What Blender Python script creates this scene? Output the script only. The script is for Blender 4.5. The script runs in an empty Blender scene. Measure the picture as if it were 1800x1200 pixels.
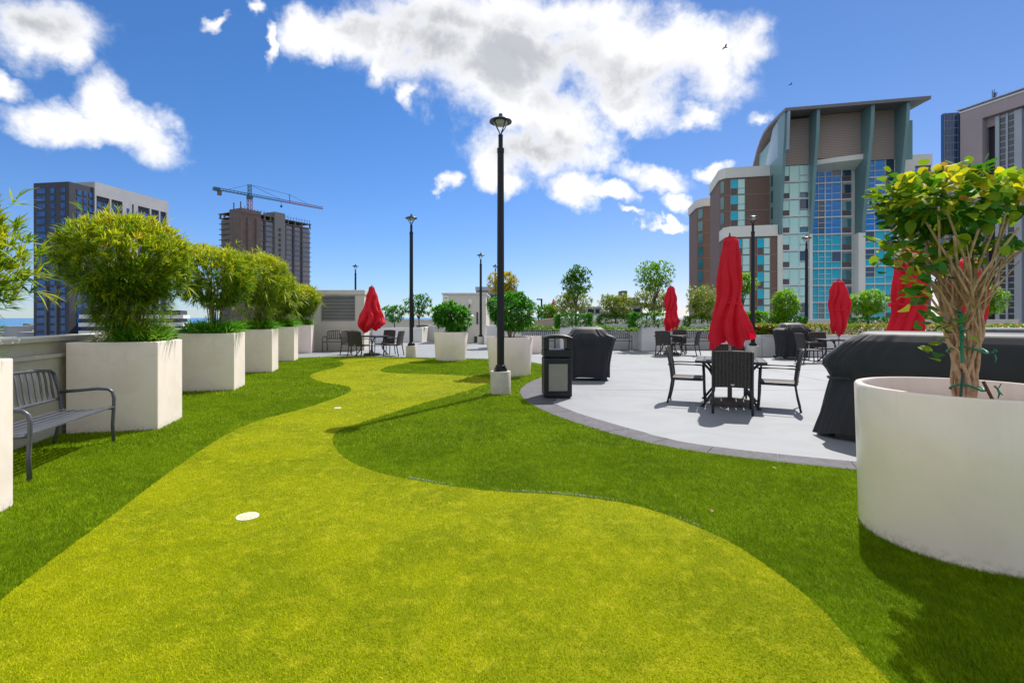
import bpy, bmesh, math, random
import numpy as np
from mathutils import Vector, Matrix
R = math.radians
PI = math.pi
random.seed(7)
rng = np.random.default_rng(11)
scene = bpy.context.scene
COL = scene.collection

# ------------------------------------------------------------------ camera
cam_d = bpy.data.cameras.new("camera")
cam = bpy.data.objects.new("camera", cam_d); COL.objects.link(cam)
cam.location = (0, 0, 1.4); cam.rotation_euler = (R(90), 0, 0)
cam_d.sensor_width = 36; cam_d.lens = 18.0; cam_d.shift_y = -0.0233
cam_d.clip_start = 0.05; cam_d.clip_end = 60000
scene.camera = cam

# ------------------------------------------------------------------ light
SUN_EL = R(54); SUN_AZ = math.atan2(0.52, 0.854)      # azimuth clockwise from +Y
sun_d = bpy.data.lights.new("sun", 'SUN'); sun_d.energy = 2.95; sun_d.angle = R(0.5); sun_d.color = (1.0, 0.95, 0.87)
sun = bpy.data.objects.new("sun", sun_d); COL.objects.link(sun)
sdir = Vector((math.sin(SUN_AZ) * math.cos(SUN_EL), math.cos(SUN_AZ) * math.cos(SUN_EL), math.sin(SUN_EL)))
sun.rotation_euler = sdir.to_track_quat('Z', 'Y').to_euler()
sun.location = (10, 20, 40)
scene.view_settings.view_transform = 'Standard'
scene.view_settings.look = 'None'
scene.view_settings.exposure = 1.08
scene.view_settings.gamma = 1.0
scene.view_settings.use_curve_mapping = False
scene.cycles.use_denoising = True
scene.cycles.max_bounces = 8
scene.cycles.diffuse_bounces = 4
scene.cycles.transparent_max_bounces = 8

W = bpy.data.worlds.new("World"); scene.world = W; W.use_nodes = True

class NT:
    """small node-tree writer"""
    def __init__(s, tree): s.t = tree; s.n = tree.nodes; s.l = tree.links
    def new(s, kind, **kw):
        n = s.n.new(kind)
        for k, v in kw.items(): setattr(n, k, v)
        return n
    def put(s, sock, val):
        if isinstance(val, bpy.types.NodeSocket): s.l.new(val, sock)
        elif val is not None: sock.default_value = val
    def math(s, op, a, b=None, c=None, clamp=False):
        n = s.new('ShaderNodeMath', operation=op, use_clamp=clamp)
        s.put(n.inputs[0], a); s.put(n.inputs[1], b); s.put(n.inputs[2], c)
        return n.outputs[0]
    def smooth(s, v, a, b, lo=0.0, hi=1.0):
        n = s.new('ShaderNodeMapRange', interpolation_type='SMOOTHSTEP')
        s.put(n.inputs[0], v); s.put(n.inputs[1], a); s.put(n.inputs[2], b); s.put(n.inputs[3], lo); s.put(n.inputs[4], hi)
        return n.outputs[0]
    def mix(s, f, a, b, blend='MIX'):
        n = s.new('ShaderNodeMix', data_type='RGBA', blend_type=blend)
        s.put(n.inputs[0], f)
        s.put(n.inputs[6], a if isinstance(a, bpy.types.NodeSocket) else (*a, 1))
        s.put(n.inputs[7], b if isinstance(b, bpy.types.NodeSocket) else (*b, 1))
        return n.outputs[2]
    def noise(s, vec, scale, detail=4, rough=0.5, dist=0.0):
        n = s.new('ShaderNodeTexNoise'); s.put(n.inputs['Vector'], vec)
        n.inputs['Scale'].default_value = scale; n.inputs['Detail'].default_value = detail
        n.inputs['Roughness'].default_value = rough; n.inputs['Distortion'].default_value = dist
        return n.outputs[0]

def build_world():
    t = NT(W.node_tree); t.n.clear()
    sky = t.new('ShaderNodeTexSky', sky_type='NISHITA', sun_disc=False, sun_elevation=SUN_EL, sun_rotation=SUN_AZ)
    sky.altitude = 30; sky.air_density = 1.0; sky.dust_density = 0.0; sky.ozone_density = 2.0
    hs = t.new('ShaderNodeHueSaturation'); hs.inputs['Saturation'].default_value = 1.05
    hs.inputs['Value'].default_value = 1.0
    t.l.new(sky.outputs[0], hs.inputs['Color'])
    tc = t.new('ShaderNodeTexCoord')
    sep = t.new('ShaderNodeSeparateXYZ'); t.l.new(tc.outputs['Generated'], sep.inputs[0])
    X, Y, Z = sep.outputs
    tint = t.mix(t.smooth(Z, -0.02, 0.42), (0.62, 0.80, 1.22), (0.50, 0.82, 1.18))
    tint = t.mix(t.smooth(X, -0.3, 0.65), tint, t.mix(1.0, tint, (1.42, 1.02, 0.90), 'MULTIPLY'))
    skyc = t.mix(1.0, hs.outputs[0], tint, 'MULTIPLY')
    # clouds: a field of soft ovals in the sky in front, frayed by noise
    Ys = t.math('MAXIMUM', Y, 0.05)
    u = t.math('DIVIDE', X, Ys); v = t.math('DIVIDE', Z, Ys)
    cmb = t.new('ShaderNodeCombineXYZ'); t.put(cmb.inputs[0], u); t.put(cmb.inputs[1], v)
    wn1 = t.new('ShaderNodeTexNoise'); wn1.inputs['Scale'].default_value = 4.0; wn1.inputs['Detail'].default_value = 6; wn1.inputs['Roughness'].default_value = 0.62
    t.l.new(tc.outputs['Generated'], wn1.inputs['Vector'])
    wv = t.new('ShaderNodeVectorMath', operation='SUBTRACT'); t.l.new(wn1.outputs['Color'], wv.inputs[0]); wv.inputs[1].default_value = (0.5, 0.5, 0.5)
    ws = t.new('ShaderNodeVectorMath', operation='SCALE'); t.l.new(wv.outputs[0], ws.inputs[0]); ws.inputs['Scale'].default_value = 0.24
    wa = t.new('ShaderNodeVectorMath', operation='ADD'); t.l.new(cmb.outputs[0], wa.inputs[0]); t.l.new(ws.outputs[0], wa.inputs[1])
    uv = t.mix(1.0, (1, 1, 0), wa.outputs[0], 'MULTIPLY')
    blobs = [(540,72,80,50,0),(640,62,120,52,0),(760,70,150,95,0),(900,95,230,135,0),(1060,80,210,130,0),(800,30,200,70,0),(1000,20,220,60,0),(1250,95,130,95,0),(1330,75,65,65,0),
             (1235,182,60,32,0),(1120,160,120,60,0),(985,190,130,75,0),(950,250,140,75,0),(1010,215,95,60,0),
             (890,310,62,40,0),(990,340,60,45,20),(1070,350,55,22,0),(900,280,75,60,0),
             (1155,308,80,28,0),(1195,345,48,20,0),
             (150,205,150,42,10),(235,210,105,52,35),(185,150,48,62,0),(10,140,62,22,10),
             (60,40,125,75,10),(115,72,62,42,20),
             (1346,190,28,19,0),(1272,290,32,16,0),(1170,382,42,9,0),(1105,384,26,8,0),(796,322,20,22,0),
             (740,165,22,36,0),(430,30,22,16,0),(450,85,14,34,0),(690,110,30,60,20),(350,30,30,12,0)]
    F = None
    for (cx, cy, rx, ry, rot) in blobs:
        m = t.new('ShaderNodeMapping', vector_type='TEXTURE')
        m.inputs['Location'].default_value = ((cx - 900) / 900, (558 - cy) / 900, 0)
        m.inputs['Rotation'].default_value = (0, 0, R(-rot))
        m.inputs['Scale'].default_value = (rx * 1.3 / 900, ry * 1.3 / 900, 1)
        t.l.new(uv, m.inputs[0])
        g = t.new('ShaderNodeTexGradient', gradient_type='SPHERICAL'); t.l.new(m.outputs[0], g.inputs[0])
        F = g.outputs[1] if F is None else t.math('MAXIMUM', F, g.outputs[1])
    front = t.smooth(Y, 0.05, 0.15)
    F = t.math('MULTIPLY', F, front)
    # broken cloud over the unseen sky, its cover raised for white fill light
    low = t.noise(tc.outputs['Generated'], 2.2, 3, 0.5)
    au = t.math('ABSOLUTE', u)
    inside = t.math('MULTIPLY', t.math('MULTIPLY', t.smooth(au, 1.05, 1.5, 1, 0), t.smooth(v, 0.66, 1.0, 1, 0)), front)
    outside = t.math('SUBTRACT', 1.0, inside)
    F2 = t.math('MULTIPLY', t.smooth(low, 0.36, 0.58, 0, 1.3), t.math('MULTIPLY', outside, t.smooth(Z, 0.08, 0.3)))
    F = t.math('MAXIMUM', F, F2)
    n1 = t.noise(tc.outputs['Generated'], 7.0, 9, 0.58, 0.35)
    n2 = t.noise(tc.outputs['Generated'], 28.0, 8, 0.65, 0.3)
    nn = t.math('ADD', t.math('MULTIPLY', n1, 0.72), t.math('MULTIPLY', n2, 0.28))
    fld = t.math('ADD', t.math('MULTIPLY', F, 1.25), t.math('MULTIPLY', t.math('SUBTRACT', nn, 0.5), 2.5))
    gate = t.smooth(F, 0.02, 0.22)
    mask = t.math('MULTIPLY', t.smooth(fld, 0.14, 0.92), gate, clamp=True)
    thick = t.smooth(fld, 0.55, 1.25)
    n3 = t.noise(tc.outputs['Generated'], 3.2, 3, 0.45, 0.2)
    G_ = None     # shaded undersides of the thick cloud banks
    for (cx, cy, rx, ry, rot) in [(850, 85, 330, 105, 8), (1130, 125, 190, 60, 0), (960, 250, 120, 55, 0), (60, 25, 120, 60, 0), (640, 20, 150, 60, 0)]:
        m = t.new('ShaderNodeMapping', vector_type='TEXTURE')
        m.inputs['Location'].default_value = ((cx - 900) / 900, (558 - cy) / 900, 0); m.inputs['Rotation'].default_value = (0, 0, R(-rot))
        m.inputs['Scale'].default_value = (rx / 900, ry / 900, 1); t.l.new(uv, m.inputs[0])
        g = t.new('ShaderNodeTexGradient', gradient_type='SPHERICAL'); t.l.new(m.outputs[0], g.inputs[0])
        G_ = g.outputs[1] if G_ is None else t.math('MAXIMUM', G_, g.outputs[1])
    G_ = t.math('MAXIMUM', G_, t.math('MULTIPLY', F2, 0.6))
    gray = t.math('MULTIPLY', t.smooth(t.math('ADD', G_, t.math('MULTIPLY', t.math('SUBTRACT', n3, 0.5), 1.4)), 0.08, 0.75), thick)
    crisp = t.smooth(n1, 0.35, 0.65, 0.92, 1.04)
    base = t.mix(gray, (9.9, 9.9, 10.0), (5.0, 5.2, 5.6))
    cc = t.mix(1.0, base, (1, 1, 1), 'MULTIPLY')
    sc = t.new('ShaderNodeVectorMath', operation='SCALE'); t.l.new(cc, sc.inputs[0]); t.put(sc.inputs['Scale'], crisp)
    out = t.mix(mask, skyc, sc.outputs[0])
    bg = t.new('ShaderNodeBackground'); bg.inputs['Strength'].default_value = 0.053
    t.l.new(out, bg.inputs[0])
    o = t.new('ShaderNodeOutputWorld'); t.l.new(bg.outputs[0], o.inputs[0])
build_world()

# ------------------------------------------------------------------ materials
MATS = {}
def mat(name, col, rough=0.6, col2=None, nscale=6.0, nfac=1.0, bump=0.0, bscale=60.0, metal=0.0, trans=0.0, spec=0.5,
        ramp=None, coat=0.0, obj=True, dist=0.0):
    """procedural material: colour broken up by noise, fine relief; 'ramp' colours by the per-leaf attribute rnd"""
    if name in MATS: return MATS[name]
    m = bpy.data.materials.new(name); m.use_nodes = True; t = NT(m.node_tree); t.n.clear()
    out = t.new('ShaderNodeOutputMaterial'); p = t.new('ShaderNodeBsdfPrincipled')
    tc = t.new('ShaderNodeTexCoord'); vec = tc.outputs['Object']
    if ramp:
        a = t.new('ShaderNodeAttribute', attribute_name='rnd')
        r = t.new('ShaderNodeValToRGB'); t.l.new(a.outputs['Fac'], r.inputs[0])
        els = r.color_ramp.elements
        while len(els) < len(ramp): els.new(0.5)
        for e, (pos, c) in zip(els, ramp): e.position = pos; e.color = (*c, 1)
        c = r.outputs[0]
    else:
        c2 = col2 if col2 is not None else tuple(x * 0.85 for x in col)
        nz = t.noise(vec, nscale, 6, 0.6, dist)
        f = t.smooth(nz, 0.3, 0.7, 0.0, nfac)
        c = t.mix(f, col, c2)
    t.put(p.inputs['Base Color'], c)
    p.inputs['Roughness'].default_value = rough; p.inputs['Metallic'].default_value = metal
    p.inputs['Specular IOR Level'].default_value = spec
    if coat: p.inputs['Coat Weight'].default_value = coat
    if bump:
        b = t.new('ShaderNodeBump'); b.inputs['Strength'].default_value = bump; b.inputs['Distance'].default_value = 0.01
        t.put(b.inputs['Height'], t.noise(vec, bscale, 5, 0.6)); t.l.new(b.outputs[0], p.inputs['Normal'])
    sh = p.outputs[0]
    if trans:
        tr = t.new('ShaderNodeBsdfTranslucent'); t.put(tr.inputs[0], c)
        mx = t.new('ShaderNodeMixShader'); mx.inputs[0].default_value = trans
        t.l.new(p.outputs[0], mx.inputs[1]); t.l.new(tr.outputs[0], mx.inputs[2]); sh = mx.outputs[0]
    t.l.new(sh, out.inputs[0]); MATS[name] = m
    return m

def mat_wave(name, ca, cb, scale, axis='Z', rough=0.7, bump=0.4, c3=None, soft=(0.35, 0.65)):
    """striped relief material (siding, weave)"""
    m = bpy.data.materials.new(name); m.use_nodes = True; t = NT(m.node_tree); t.n.clear()
    out = t.new('ShaderNodeOutputMaterial'); p = t.new('ShaderNodeBsdfPrincipled'); tc = t.new('ShaderNodeTexCoord')
    w = t.new('ShaderNodeTexWave', wave_type='BANDS', bands_direction=axis); t.l.new(tc.outputs['Object'], w.inputs[0])
    w.inputs['Scale'].default_value = scale; w.inputs['Distortion'].default_value = 0.3
    f = t.smooth(w.outputs[1], soft[0], soft[1])
    c = t.mix(f, ca, cb)
    if c3: c = t.mix(t.smooth(t.noise(tc.outputs['Object'], 0.6, 4), 0.4, 0.65, 0, 0.6), c, c3)
    t.put(p.inputs['Base Color'], c); p.inputs['Roughness'].default_value = rough
    b = t.new('ShaderNodeBump'); b.inputs['Strength'].default_value = bump; b.inputs['Distance'].default_value = 0.02
    t.l.new(w.outputs[1], b.inputs['Height']); t.l.new(b.outputs[0], p.inputs['Normal'])
    t.l.new(p.outputs[0], out.inputs[0]); MATS[name] = m
    return m

def mat_wicker():
    m = bpy.data.materials.new('wicker'); m.use_nodes = True; t = NT(m.node_tree); t.n.clear()
    out = t.new('ShaderNodeOutputMaterial'); p = t.new('ShaderNodeBsdfPrincipled'); tc = t.new('ShaderNodeTexCoord')
    br = t.new('ShaderNodeTexBrick'); br.offset = 0.5
    mp = t.new('ShaderNodeMapping'); mp.inputs['Rotation'].default_value = (R(90), 0, 0)
    t.l.new(tc.outputs['Object'], mp.inputs[0]); t.l.new(mp.outputs[0], br.inputs[0])
    br.inputs['Color1'].default_value = (0.022, 0.018, 0.018, 1); br.inputs['Color2'].default_value = (0.065, 0.052, 0.048, 1)
    br.inputs['Mortar'].default_value = (0.006, 0.005, 0.005, 1); br.inputs['Scale'].default_value = 1.0
    br.inputs['Mortar Size'].default_value = 0.0022; br.inputs['Brick Width'].default_value = 0.026; br.inputs['Row Height'].default_value = 0.011
    wv = t.new('ShaderNodeTexWave', bands_direction='X'); wv.inputs['Scale'].default_value = 6.5; wv.inputs['Distortion'].default_value = 2.5
    t.l.new(tc.outputs['Object'], wv.inputs[0])
    c = t.mix(t.smooth(wv.outputs[1], 0.75, 1.0, 0, 0.35), br.outputs[0], (0.16, 0.13, 0.12))
    t.put(p.inputs['Base Color'], c); p.inputs['Roughness'].default_value = 0.5
    b = t.new('ShaderNodeBump'); b.inputs['Strength'].default_value = 0.6; b.inputs['Distance'].default_value = 0.004; b.invert = True
    t.l.new(br.outputs['Fac'], b.inputs['Height']); t.l.new(b.outputs[0], p.inputs['Normal'])
    t.l.new(p.outputs[0], out.inputs[0]); MATS['wicker'] = m
    return m

def mat_planter(name, col, stain, rough, coat=0.0):
    """painted planter: soft vertical water streaks, faint scuffs and soil splash near the foot"""
    m = bpy.data.materials.new(name); m.use_nodes = True; t = NT(m.node_tree); t.n.clear()
    out = t.new('ShaderNodeOutputMaterial'); p = t.new('ShaderNodeBsdfPrincipled'); tc = t.new('ShaderNodeTexCoord')
    mp = t.new('ShaderNodeMapping'); mp.inputs['Scale'].default_value = (1, 1, 0.12); t.l.new(tc.outputs['Object'], mp.inputs[0])
    streak = t.noise(mp.outputs[0], 16, 5, 0.65); blot = t.noise(tc.outputs['Object'], 2.4, 5, 0.6, 0.8); fine = t.noise(tc.outputs['Object'], 34, 4, 0.6)
    sep = t.new('ShaderNodeSeparateXYZ'); t.l.new(tc.outputs['Object'], sep.inputs[0]); z = sep.outputs[2]
    top = t.smooth(z, 0.35, 1.05)
    c = t.mix(t.smooth(blot, 0.42, 0.68, 0, 0.45), col, stain)
    c = t.mix(t.math('MULTIPLY', t.smooth(streak, 0.52, 0.72, 0, 0.55), top), c, stain)
    c = t.mix(t.smooth(fine, 0.66, 0.74, 0, 0.18), c, tuple(x * 0.6 for x in stain))
    foot = t.math('MULTIPLY', t.smooth(z, 0.0, 0.10, 1, 0), t.smooth(fine, 0.38, 0.62))
    c = t.mix(t.math('MULTIPLY', foot, 0.45), c, (0.30, 0.30, 0.18))
    t.put(p.inputs['Base Color'], c); p.inputs['Roughness'].default_value = rough; p.inputs['Coat Weight'].default_value = coat
    b = t.new('ShaderNodeBump'); b.inputs['Strength'].default_value = 0.07; b.inputs['Distance'].default_value = 0.02
    t.put(b.inputs['Height'], t.noise(tc.outputs['Object'], 7, 5, 0.6)); t.l.new(b.outputs[0], p.inputs['Normal'])
    t.l.new(p.outputs[0], out.inputs[0]); MATS[name] = m; return m
M_plaster = mat_planter('planter_white', (0.93, 0.82, 0.77), (0.80, 0.68, 0.59), 0.42)
M_gloss = mat_planter('round_planter_cream', (0.94, 0.81, 0.72), (0.84, 0.71, 0.60), 0.3, 0.25)
M_wall = mat('stucco_wall', (0.60, 0.56, 0.48), 0.85, (0.50, 0.46, 0.39), 1.4, 0.8, 0.25, 90, dist=1.2)
M_house = mat('stucco_house', (0.66, 0.62, 0.54), 0.85, (0.58, 0.54, 0.46), 0.9, 0.8, 0.2, 90)
M_cap = mat('wall_cap', (0.64, 0.62, 0.57), 0.7, (0.52, 0.50, 0.46), 3, 0.8, 0.15, 60)
M_bed = mat('bed_wall_paint', (0.78, 0.77, 0.75), 0.7, (0.68, 0.67, 0.64), 1.2, 0.8, 0.1, 60)
M_conc = mat('cast_concrete', (0.60, 0.56, 0.48), 0.85, (0.50, 0.46, 0.40), 8, 0.8, 0.5, 120)
M_pole = mat('lamp_black_paint', (0.006, 0.008, 0.011), 0.3, (0.009, 0.011, 0.014), 4, 0.5, spec=0.35)
M_benchm = mat('bench_grey_metal', (0.115, 0.125, 0.155), 0.38, (0.085, 0.09, 0.115), 9, 0.8, 0.05, 60, metal=0.25)
M_dark = mat('dark_metal', (0.028, 0.029, 0.035), 0.42, (0.02, 0.02, 0.024), 8, 0.6)
M_slat = mat('table_slat_polywood', (0.050, 0.052, 0.066), 0.45, (0.036, 0.037, 0.047), 12, 0.8, 0.1, 80)
M_canv = mat('black_cover_cloth', (0.011, 0.013, 0.018), 0.55, (0.018, 0.020, 0.027), 3, 0.8, 0.12, 220, spec=0.4)
for n_ in MATS['black_cover_cloth'].node_tree.nodes:
    if n_.type == 'BSDF_PRINCIPLED': n_.inputs['Sheen Weight'].default_value = 0.25; n_.inputs['Sheen Roughness'].default_value = 0.4
M_canv2 = mat('grey_cover_cloth', (0.05, 0.055, 0.07), 0.5, (0.09, 0.095, 0.11), 3, 0.8, 0.2, 120)
M_red = mat('red_canvas', (0.80, 0.008, 0.035), 0.75, (0.68, 0.006, 0.026), 5, 0.8, 0.1, 200, trans=0.28)
M_alu = mat('pale_aluminium', (0.62, 0.62, 0.60), 0.4, (0.5, 0.5, 0.48), 5, 0.7, metal=0.5)
M_soil = mat('potting_mulch', (0.10, 0.06, 0.035), 0.95, (0.20, 0.13, 0.08), 22, 1.0, 1.0, 60)
M_bark = mat('pale_bark', (0.62, 0.42, 0.26), 0.8, (0.36, 0.22, 0.13), 18, 0.9, 0.8, 70)
M_barkd = mat('grey_bark', (0.14, 0.11, 0.08), 0.85, (0.09, 0.07, 0.05), 14, 0.9, 0.6, 60)
M_cane = mat('bamboo_cane', (0.22, 0.19, 0.09), 0.6, (0.13, 0.11, 0.05), 8, 0.9)
M_green_tie = mat('green_garden_tape', (0.0, 0.20, 0.11), 0.45, (0.0, 0.14, 0.075), 20, 0.7)
M_stake = mat('green_stake', (0.01, 0.06, 0.04), 0.6)
M_rust = mat('rusty_stake', (0.16, 0.07, 0.04), 0.8, (0.09, 0.04, 0.02), 20, 0.9, 0.3, 90)
M_lens = mat('lamp_glass', (0.45, 0.45, 0.42), 0.25)
M_cap_blue = mat('photocell_blue', (0.01, 0.12, 0.22), 0.35)
M_louver = mat('louvre_grey', (0.50, 0.50, 0.48), 0.5, (0.42, 0.42, 0.40), 3, 0.6)
M_trashp = mat('bin_panel_grey', (0.27, 0.26, 0.21), 0.5, (0.22, 0.21, 0.17), 3, 0.8, 0.04, 30)
M_trash = mat('bin_black_plastic', (0.013, 0.014, 0.018), 0.42, (0.019, 0.021, 0.025), 6, 0.6, 0.05, 90, spec=0.35)
M_white = mat('white_plastic', (0.8, 0.78, 0.7), 0.5, (0.72, 0.70, 0.62), 30, 0.6)
M_wicker = mat_wicker()
M_leafdry = mat('dry_leaf', (0.35, 0.24, 0.10), 0.8, (0.22, 0.13, 0.05), 30, 0.9)

def leafmat(name, ramp, trans=0.35, rough=0.42):
    return mat(name, (0, 0, 0), rough, ramp=ramp, trans=trans, spec=0.4)
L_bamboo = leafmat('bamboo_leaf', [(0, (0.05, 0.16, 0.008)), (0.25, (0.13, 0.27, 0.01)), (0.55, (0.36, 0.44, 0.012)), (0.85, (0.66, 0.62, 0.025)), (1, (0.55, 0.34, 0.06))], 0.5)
L_strap = leafmat('strap_leaf', [(0, (0.04, 0.21, 0.012)), (0.6, (0.12, 0.40, 0.015)), (1, (0.30, 0.55, 0.03))], 0.4)
L_shrub = leafmat('glossy_shrub_leaf', [(0, (0.03, 0.18, 0.012)), (0.6, (0.075, 0.32, 0.015)), (1, (0.20, 0.46, 0.02))], 0.35, 0.4)
L_tree = leafmat('small_tree_leaf', [(0, (0.04, 0.19, 0.012)), (0.5, (0.11, 0.31, 0.015)), (1, (0.28, 0.46, 0.02))], 0.35)
L_lime = leafmat('lime_leaf', [(0, (0.09, 0.30, 0.01)), (0.5, (0.22, 0.46, 0.015)), (1, (0.46, 0.62, 0.03))], 0.45)
L_dry = leafmat('yellowing_leaf', [(0, (0.13, 0.26, 0.02)), (0.5, (0.32, 0.40, 0.04)), (1, (0.50, 0.50, 0.09))], 0.35)
L_gold = leafmat('golden_leaf', [(0, (0.26, 0.30, 0.015)), (0.5, (0.55, 0.46, 0.015)), (1, (0.75, 0.62, 0.03))], 0.4)
L_croton = leafmat('croton_leaf', [(0, (0.06, 0.22, 0.01)), (0.6, (0.26, 0.40, 0.015)), (0.72, (0.62, 0.24, 0.08)), (1, (0.80, 0.36, 0.20))], 0.3)
L_bed = leafmat('bed_grass_leaf', [(0, (0.05, 0.16, 0.01)), (0.7, (0.16, 0.32, 0.02)), (0.93, (0.30, 0.42, 0.05)), (0.96, (0.75, 0.75, 0.68)), (1, (0.8, 0.8, 0.75))], 0.35)
L_big = leafmat('round_leaf', [(0, (0.025, 0.12, 0.012)), (0.45, (0.07, 0.22, 0.012)), (0.75, (0.22, 0.34, 0.012)), (1, (0.55, 0.50, 0.02))], 0.45, 0.65)
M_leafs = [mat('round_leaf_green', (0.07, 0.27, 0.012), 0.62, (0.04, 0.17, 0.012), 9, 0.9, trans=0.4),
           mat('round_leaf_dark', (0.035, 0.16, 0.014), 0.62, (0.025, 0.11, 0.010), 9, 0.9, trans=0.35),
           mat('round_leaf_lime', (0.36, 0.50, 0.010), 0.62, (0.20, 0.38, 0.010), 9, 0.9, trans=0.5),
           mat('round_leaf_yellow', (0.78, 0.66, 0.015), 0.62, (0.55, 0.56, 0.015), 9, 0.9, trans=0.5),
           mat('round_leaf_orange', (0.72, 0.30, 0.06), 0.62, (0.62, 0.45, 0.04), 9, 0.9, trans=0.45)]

# ------------------------------------------------------------------ mesh helpers
def rotz(v, a):
    c, s = math.cos(a), math.sin(a); return (v[0]*c - v[1]*s, v[0]*s + v[1]*c, v[2])
class MB:
    def __init__(s): s.v = []; s.f = []
    def add(s, vs, fs):
        o = len(s.v); s.v += [tuple(p) for p in vs]; s.f += [tuple(i + o for i in f) for f in fs]; return s
    def box(s, c, d, a=0.0, tilt=None):
        hx, hy, hz = d[0]/2, d[1]/2, d[2]/2
        vs = [(x*hx, y*hy, z*hz) for z in (-1, 1) for y in (-1, 1) for x in (-1, 1)]
        if tilt is not None: vs = [tuple(tilt @ Vector(p)) for p in vs]
        if a: vs = [rotz(p, a) for p in vs]
        vs = [(p[0]+c[0], p[1]+c[1], p[2]+c[2]) for p in vs]
        return s.add(vs, [(0,2,3,1),(4,5,7,6),(0,1,5,4),(2,6,7,3),(0,4,6,2),(1,3,7,5)])
    def mm(s, a, b): return s.box(((a[0]+b[0])/2, (a[1]+b[1])/2, (a[2]+b[2])/2), (abs(b[0]-a[0]), abs(b[1]-a[1]), abs(b[2]-a[2])))
    def tube(s, pts, r, n=8, cap=True, flat=1.0):
        pts = [Vector(p) for p in pts]; rs = r if isinstance(r, (list, tuple)) else [r]*len(pts)
        vs = []; fs = []
        up = Vector((0, 0, 1)); T0 = (pts[1]-pts[0]).normalized()
        if abs(T0.z) > 0.9: up = Vector((0, 1, 0))
        for i, p in enumerate(pts):
            T = (pts[min(i+1, len(pts)-1)] - pts[max(i-1, 0)]).normalized()
            A = up.cross(T)
            A = A.normalized() if A.length > 1e-4 else Vector((1, 0, 0))
            B = T.cross(A); up = B
            for k in range(n):
                t = 2*PI*k/n + (PI/4 if n == 4 else 0)
                vs.append(p + A*math.cos(t)*rs[i] + B*math.sin(t)*rs[i]*flat)
        for i in range(len(pts)-1):
            for k in range(n):
                a = i*n+k; b = i*n+(k+1) % n
                fs.append((a, b, b+n, a+n))
        if cap: fs += [tuple(range(n-1, -1, -1)), tuple(range((len(pts)-1)*n, len(pts)*n))]
        return s.add(vs, fs)
    def lathe(s, prof, n=32, c=(0, 0, 0), rad=None, closed=False):
        vs = []; fs = []
        for i, (r, z) in enumerate(prof):
            for k in range(n):
                t = 2*PI*k/n; q = rad(t, i, r, z) if rad else (r, z)
                vs.append((c[0]+q[0]*math.cos(t), c[1]+q[0]*math.sin(t), c[2]+q[1]))
        for i in range(len(prof)-1):
            for k in range(n):
                a = i*n+k; b = i*n+(k+1) % n
                fs.append((a, b, b+n, a+n))
        if closed: fs += [tuple(range(n-1, -1, -1)), tuple(range((len(prof)-1)*n, len(prof)*n))]
        return s.add(vs, fs)
    def prism(s, poly, z0, z1):
        n = len(poly)
        vs = [(x, y, z0) for x, y in poly] + [(x, y, z1) for x, y in poly]
        fs = [tuple(range(n-1, -1, -1)), tuple(range(n, 2*n))] + [(i, (i+1) % n, n+(i+1) % n, n+i) for i in range(n)]
        return s.add(vs, fs)
    def mesh(s, name, m, smooth=False):
        me = bpy.data.meshes.new(name); me.from_pydata(s.v, [], s.f); me.update()
        if m: me.materials.append(m)
        if smooth: me.polygons.foreach_set('use_smooth', [True]*len(me.polygons))
        return me
    def build(s, name, m, parent=None, smooth=False, bevel=0.0, auto=None):
        o = bpy.data.objects.new(name, s.mesh(name, m, smooth)); COL.objects.link(o)
        if parent: o.parent = parent
        if bevel:
            b = o.modifiers.new('bevel', 'BEVEL'); b.width = bevel; b.segments = 2; b.limit_method = 'ANGLE'; b.angle_limit = R(40)
        if auto:
            o.data.polygons.foreach_set('use_smooth', [True]*len(o.data.polygons))
            try: o.data.set_sharp_from_angle(angle=R(auto))
            except Exception: pass
        return o
def tag(o, label, cat=None, group=None, kind=None):
    if label: o['label'] = label
    if cat: o['category'] = cat
    if group: o['group'] = group
    if kind: o['kind'] = kind
    return o
def thing(name, label, cat, loc=(0, 0, 0), a=0.0, group=None):
    o = bpy.data.objects.new(name, None); COL.objects.link(o); o.location = loc; o.rotation_euler = (0, 0, a)
    o.empty_display_size = 0.2
    return tag(o, label, cat, group)
def struct(o): o['kind'] = 'structure'; return o
def piece(name, me, parent, loc=(0, 0, 0), rot=(0, 0, 0), scale=None):
    o = bpy.data.objects.new(name, me); COL.objects.link(o); o.parent = parent; o.location = loc; o.rotation_euler = rot
    if scale: o.scale = scale
    return o
def dup(o, parent=None):
    c = o.copy(); COL.objects.link(c)
    if parent: c.parent = parent
    for ch in list(o.children): dup(ch, c)
    return c
def place(o, label, loc, a=0.0, first=False):
    c = o if first else dup(o)
    c.location = loc; c.rotation_euler = (0, 0, a); c['label'] = label
    return c

def mesh_np(name, V, F, m, rnd=None, k=3):
    """fast mesh from arrays; rnd: one value per face, stored as attribute"""
    me = bpy.data.meshes.new(name)
    me.vertices.add(len(V)); me.vertices.foreach_set('co', np.ascontiguousarray(V, dtype=np.float32).ravel())
    me.loops.add(F.size); me.loops.foreach_set('vertex_index', np.ascontiguousarray(F, dtype=np.int32).ravel())
    me.polygons.add(len(F)); me.polygons.foreach_set('loop_start', np.arange(0, F.size, k, dtype=np.int32))
    me.update(calc_edges=True)
    if rnd is not None:
        a = me.attributes.new('rnd', 'FLOAT', 'FACE'); a.data.foreach_set('value', np.ascontiguousarray(rnd, dtype=np.float32))
    me.materials.append(m); me.validate()
    return me
def unit(a): return a / (np.linalg.norm(a, axis=1, keepdims=True) + 1e-9)

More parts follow.
